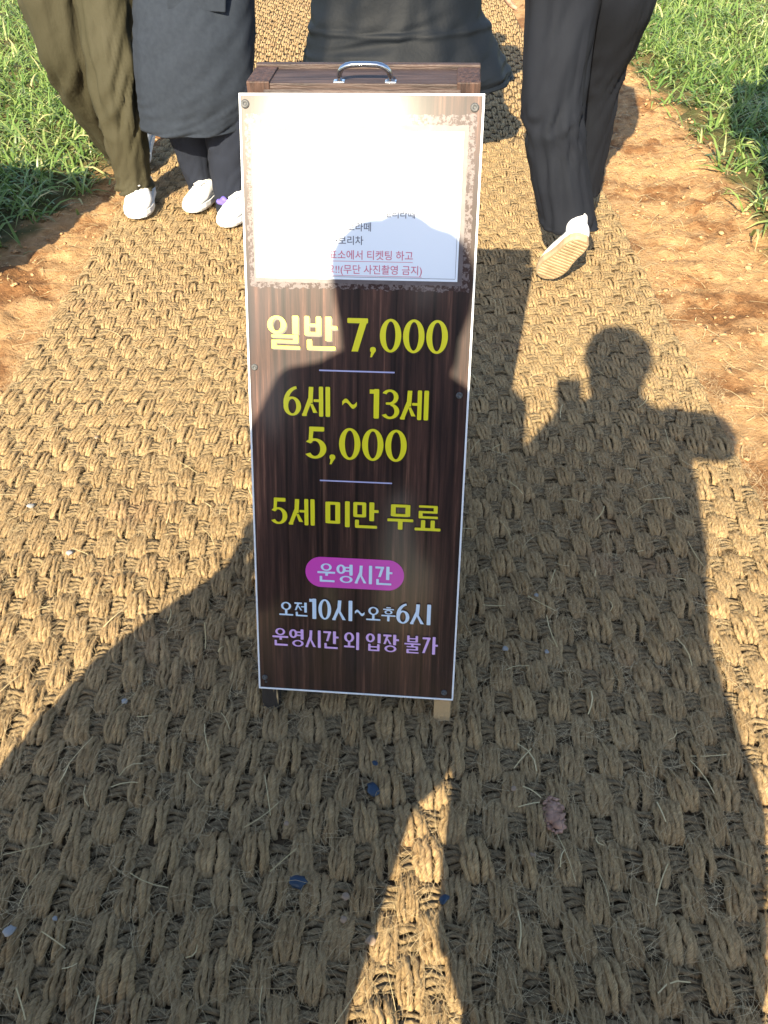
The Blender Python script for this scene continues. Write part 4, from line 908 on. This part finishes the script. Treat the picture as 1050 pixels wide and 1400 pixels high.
# --- the photographer behind the lens and the companions whose shadows lie on mat and sign
SR = (math.cos(AZ), -math.sin(AZ), 0); SRv = Vector(SR); SF = Vector((math.sin(AZ), math.cos(AZ), 0))
base = Vector((.08, -.21, 0)); lc = mkloc(base, SR)
ph_c = CAM - CU * .062 - CF * .012; grip_l = ph_c - CR * .046 - CU * .035 - CF * .02; grip_r = ph_c + CR * .046 - CU * .030 - CF * .02
lw = lc(grip_l) + Vector((-.035, -.05, -.075)); rw = lc(grip_r) + Vector((.095, -.02, -.045))
J = dict(head=(0, -.01, 1.575), neck=(0, -.02, 1.43), lshoulder=(-.105, -.01, 1.325), rshoulder=(.160, -.02, 1.365), lelbow=(-.195, .0, 1.075), lwrist=lw, relbow=(.282, .20, 1.208), rwrist=rw)
hl_ = ((lc(grip_l) - lw), (.8, .3, .0), 1, .75); hr_ = ((lc(grip_r) - rw), (-.2, .6, .2), -1, .75)
pp, D = person('photographer in a dark brown long coat holding up a phone', base, SR, J, 1.68, build=.9, hands={'l': hl_, 'r': hr_}, hair='bob')
ph = bmesh.new(); box_bm(ph, (0, 0, 0), (.076, .160, .008), .003)
phone = link('phone', bm_mesh('phone', ph), 'phone', None, False)
mm = Matrix((CR, CU, -CF)).transposed().to_4x4(); mm.translation = ph_c; phone.matrix_world = mm
tag(phone, 'black smartphone held up in both hands of the photographer', 'phone')
garment('coat', pp, M['brown'], [[(.08, 0, .28, .19, .13), (.083, 0, .36, .207, .14), (.056, 0, .42, .244, .14), (.055, 0, .475, .255, .14), (.055, 0, .557, .265, .145), (.045, 0, .63, .28, .145), (.02, 0, .73, .272, .145), (.005, 0, .82, .252, .145), (0, 0, .90, .240, .145), (0, 0, 1.05, .245, .145), (.01, 0, 1.20, .215, .14), (.03, -.01, 1.31, .165, .12), (.02, -.015, 1.39, .095, .085), (.005, -.015, 1.45, .07, .068)]],
        [(D['lshoulder'], D['lelbow'], .060, .055), (D['lelbow'], D['lwrist'], .052, .036), (D['rshoulder'], D['relbow'], .058, .060), (D['relbow'], D['rwrist'], .058, .036)], amp=.005)
garment('trousers', pp, M['black'], [[(-.05, 0, .6, .08, .09), (-.05, 0, .35, .062, .075), (-.07, 0, .10, .06, .065)], [(.11, 0, .6, .09, .09), (.10, 0, .35, .075, .08), (.09, 0, .10, .065, .07)]], amp=.004)
for sx_ in (-.08, .09): shoe(pp, shoe_m((sx_, -.09, .034), (sx_ * 1.1, .16, .034)), m='brown', solem='whitesole')

base = Vector((-.37, -.15, 0)); lc = mkloc(base, SR)
J = dict(head=(.025, 0, 1.640), neck=(.03, -.02, 1.50), chest=(.02, -.01, 1.30), lshoulder=(-.115, 0, 1.385), rshoulder=(.160, 0, 1.370), lelbow=(-.215, -.02, 1.14), lwrist=(-.345, .0, .955), relbow=(.205, -.01, 1.09), rwrist=(.225, .0, .755),
         lhip=(-.08, 0, .9), rhip=(.09, 0, .9), lknee=(-.09, .02, .5), rknee=(.09, .02, .5), lankle=(-.09, -.02, .09), rankle=(.09, -.02, .09))
pq, D = person('companion with bobbed hair in a long black coat beside the photographer', base, SR, J, 1.76, build=.88, hair='bob', hands={'l': (Vector((-.25, .2, -1)), (1, .2, 0), 1, .9)})
hb = bmesh.new(); ellipsoid(hb, (.032, -.03, 1.655), (.113, .115, .118)); ellipsoid(hb, (-.01, -.03, 1.69), (.080, .09, .078)); ellipsoid(hb, (.065, -.03, 1.69), (.080, .09, .078)); capsule(hb, (.075, -.02, 1.62), (.085, -.01, 1.53), .055, .045); capsule(hb, (-.02, -.02, 1.62), (-.01, -.02, 1.53), .05, .045)
for c_ in [c for c in pq.children if c.name.startswith('hair')]: bpy.data.objects.remove(c_)
# cut open towards the face so that it frames it
link('hair', remesh('hair', hb, .008, 3, folds(.005, 22, 4, 6)), 'hair', pq).location = (0, -.035, 0)
garment('coat', pq, M['black'], [[(-.010, 0, .33, .170, .19), (-.010, 0, .45, .180, .19), (-.008, 0, .60, .188, .18), (.012, 0, .66, .226, .18), (.015, 0, .75, .230, .17), (.01, 0, 1.0, .205, .16), (.02, 0, 1.2, .178, .15), (.02, 0, 1.34, .168, .13), (.02, -.005, 1.41, .158, .115), (.028, -.01, 1.450, .105, .09), (.03, -.015, 1.495, .074, .072)]],
        [(D['lshoulder'], D['lelbow'], .056, .054), (D['lelbow'], D['lwrist'], .054, .042), (D['rshoulder'], D['relbow'], .058, .052), (D['relbow'], D['rwrist'], .056, .044)], amp=.004, yoke=[(Vector((-.05, 0, 1.395)), D['lshoulder'], .068, .060), (Vector((.10, 0, 1.395)), D['rshoulder'], .068, .062)])
garment('trousers', pq, M['black'], [[(-.09, 0, .7, .09, .09), (-.09, 0, .35, .075, .08), (-.09, -.01, .10, .065, .07)], [(.09, 0, .7, .09, .09), (.085, 0, .35, .075, .08), (.09, -.01, .10, .065, .07)]], amp=.004)
for sx_ in (-.09, .09): shoe(pq, shoe_m((sx_, -.09, .034), (sx_ * 1.1, .17, .034)), m='white')
bagb = base + SRv * -.37  # added bag, unseen, sized to widen the companion's shadow on the left
bag = empty('shadow_bag', (bagb.x, bagb.y, .20), math.atan2(SR[1], SR[0])); tag(bag, 'made-up large black bag on the companion arm, shaped to fill out the cast shadow', 'bag')
bg = bmesh.new(); loft_bm(bg, tube_rings([(0, 0, 0, .19, .08), (0, 0, .06, .21, .10), (0, 0, .30, .205, .11), (.012, 0, .45, .175, .10), (.03, 0, .55, .125, .08), (.04, 0, .62, .075, .06), (.03, 0, .68, .025, .03)]), 28)
link('shadow_bag_body', remesh('shadow_bag_body', bg, .012, 5, folds(.007, 8, 3, 4)), 'black', bag)
hb2 = bmesh.new(); rg = []
for k in range(15):
    a = math.pi * k / 14; rg.append((Vector((.03 + .03 * math.cos(a), 0, .64 + .10 * math.sin(a))), Vector((.011, 0, 0)) if abs(math.cos(a)) < .7 else Vector((.011, 0, .0)), Vector((0, .011, .004))))
for k in range(14): capsule(hb2, rg[k][0], rg[k + 1][0], .010, .010, 8)
link('strap', bm_mesh('strap', hb2), 'black', bag)

# --- bystander just out of the picture on the right, whose shadow reaches the grass
uv = lambda u, v: SF * u + SRv * v
base = uv(2.95, .84); base.z = 0; lc = mkloc(base, SR)
pr, D = person('bystander in a black jacket standing on the soil right of the mat', base, SR, {}, 1.74, hair='short')
garment('jacket', pr, M['black'], [[(0, 0, .84, .20, .16), (0, 0, 1.05, .20, .15), (0, 0, 1.25, .215, .15), (0, -.01, 1.40, .19, .12), (0, -.015, 1.48, .08, .08)]], [(D['lshoulder'], D['lelbow'], .072, .062), (D['lelbow'], D['lwrist'], .062, .048), (D['rshoulder'], D['relbow'], .072, .062), (D['relbow'], D['rwrist'], .062, .048)])
garment('trousers', pr, M['charcoal'], [[(-.09, 0, .9, .105, .12), (-.09, 0, .5, .085, .09), (-.095, -.01, .08, .075, .085)], [(.09, 0, .9, .105, .12), (.09, 0, .5, .085, .09), (.095, -.01, .08, .075, .085)]], amp=.005)
for sx_ in (-.095, .095): shoe(pr, shoe_m((sx_, -.10, .02), (sx_ * 1.2, .16, .02)), m='white')

# --- made-up plank board on stakes, unseen on the left, added to cast the grass shadow
bb = uv(2.05, -2.38)
brd = empty('shadow_board', (bb.x, bb.y, float(gz(bb.x, bb.y)) - .03), math.atan2(SR[1], SR[0])); tag(brd, 'made-up low plank board on two stakes, added out of view to cast the left grass shadow', 'board')
for k in range(4): box('plank', (R_.uniform(-.01, .01), 0, .18 + k * .165), (.60, .02, .16), M['plank'], brd)
for sx_ in (-.2, .2): box('stake', (sx_, .035, .38), (.05, .04, .80), M['plank'], brd)

# ------------------------------------------------------------------ small debris on the mat
deb = [('pebble', 'greypebble', 171, 960, .0065, 'small pale grey stone chip on the shaded mat left of the sign legs'), ('pebble', 'greypebble', 14, 1274, .010, 'flat blue grey stone chip lying near the left edge of the mat'),
       ('pebble', 'pebble', 392, 1127, .0050, 'tiny orange stone on the shaded weave below the left sign leg'), ('pebble', 'pebble', 473, 1227, .0065, 'rounded cream pebble left of the narrow sunlit strip'),
       ('pebble', 'pebble', 470, 1258, .0055, 'small brown pebble just below the rounded cream pebble'), ('pebble', 'pebble', 507, 1287, .0085, 'reddish oblong pebble touching the sunlit strip'),
       ('pebble', 'pebble', 702, 1079, .0055, 'tiny tan pebble right of the sunlit strip'), ('pebble', 'pebble', 728, 1170, .0048, 'tiny pale pebble below the crumbled red soil lump'),
       ('pebble', 'greypebble', 690, 888, .0060, 'grey stone chip in the weave right of the sign'), ('pebble', 'greypebble', 733, 815, .0055, 'small grey chip in the photographer shadow beside the sign'), ('pebble', 'greypebble', 747, 892, .0052, 'pale grey chip right of the sign near a second chip'),
       ('pebble', 'greypebble', 76, 1257, .0042, 'tiny white stone chip near the flat blue grey chip'), ('pebble', 'greypebble', 95, 757, .0075, 'pale stone on the sunlit mat left of the sign'), ('pebble', 'greypebble', 42, 693, .0085, 'pale flat stone on the sunlit mat near its left edge'), ('pebble', 'pebble', 132, 599, .0065, 'small cream pebble in the sunlit weave'),
       ('plastic_scrap', 'blue', 511, 1081, .0100, 'dark blue plastic scrap in the weave above the sunlit strip'), ('plastic_scrap', 'blue', 408, 1207, .0115, 'upright dark blue plastic scrap left of the cream pebble'), ('plastic_scrap', 'blue', 513, 1044, .0050, 'tiny bright blue plastic scrap beneath the sign'), ('plastic_scrap', 'blue', 607, 1230, .0065, 'dark blue scrap at the edge of the sunlit strip')]
for nm, m_, x_, y_, s_, lab in deb:
    g = gnd(x_, y_, .003); me = rock_mesh(nm, R_, m_, .55, 2, .5)
    o = link(nm, me, None, None, True); o.location = (g.x, g.y, max(.0065, .004 + s_ * .3)); o.scale = (s_, s_ * (1.6 if nm != 'pebble' else 1.1), s_ * .8); o.rotation_euler = (R_.uniform(-.2, .2), R_.uniform(-.2, .2), R_.uniform(0, 6.3))
    tag(o, lab, 'pebble' if nm == 'pebble' else 'plastic scrap', 'small bits on the mat')
# crumbled lump of dried red soil
g0 = gnd(757, 1118, .003); V_, F_, n_ = [], [], 0
for k in range(150):
    a = R_.uniform(0, 6.3); r = min(abs(R_.gauss(0, 1)), 1.25); s = R_.choice([.002, .003, .004, .006, .009]) * (1.2 if r < .8 else .6); v, f = R_.choice(rk)
    c = np.array([g0.x + r * .014 * math.cos(a), g0.y + r * .024 * math.sin(a) + .004, .0065]); V_.append(v * s * np.array([1, 1, .6]) + c); F_.append(f + n_); n_ += len(v)
o = link('soil_lump', mesh_np('soil_lump', np.concatenate(V_), np.concatenate(F_)), 'redclod', None, False); tag(o, 'crumbled lump of dried reddish soil on the shaded mat', 'soil lump')
bpy.context.view_layer.update()
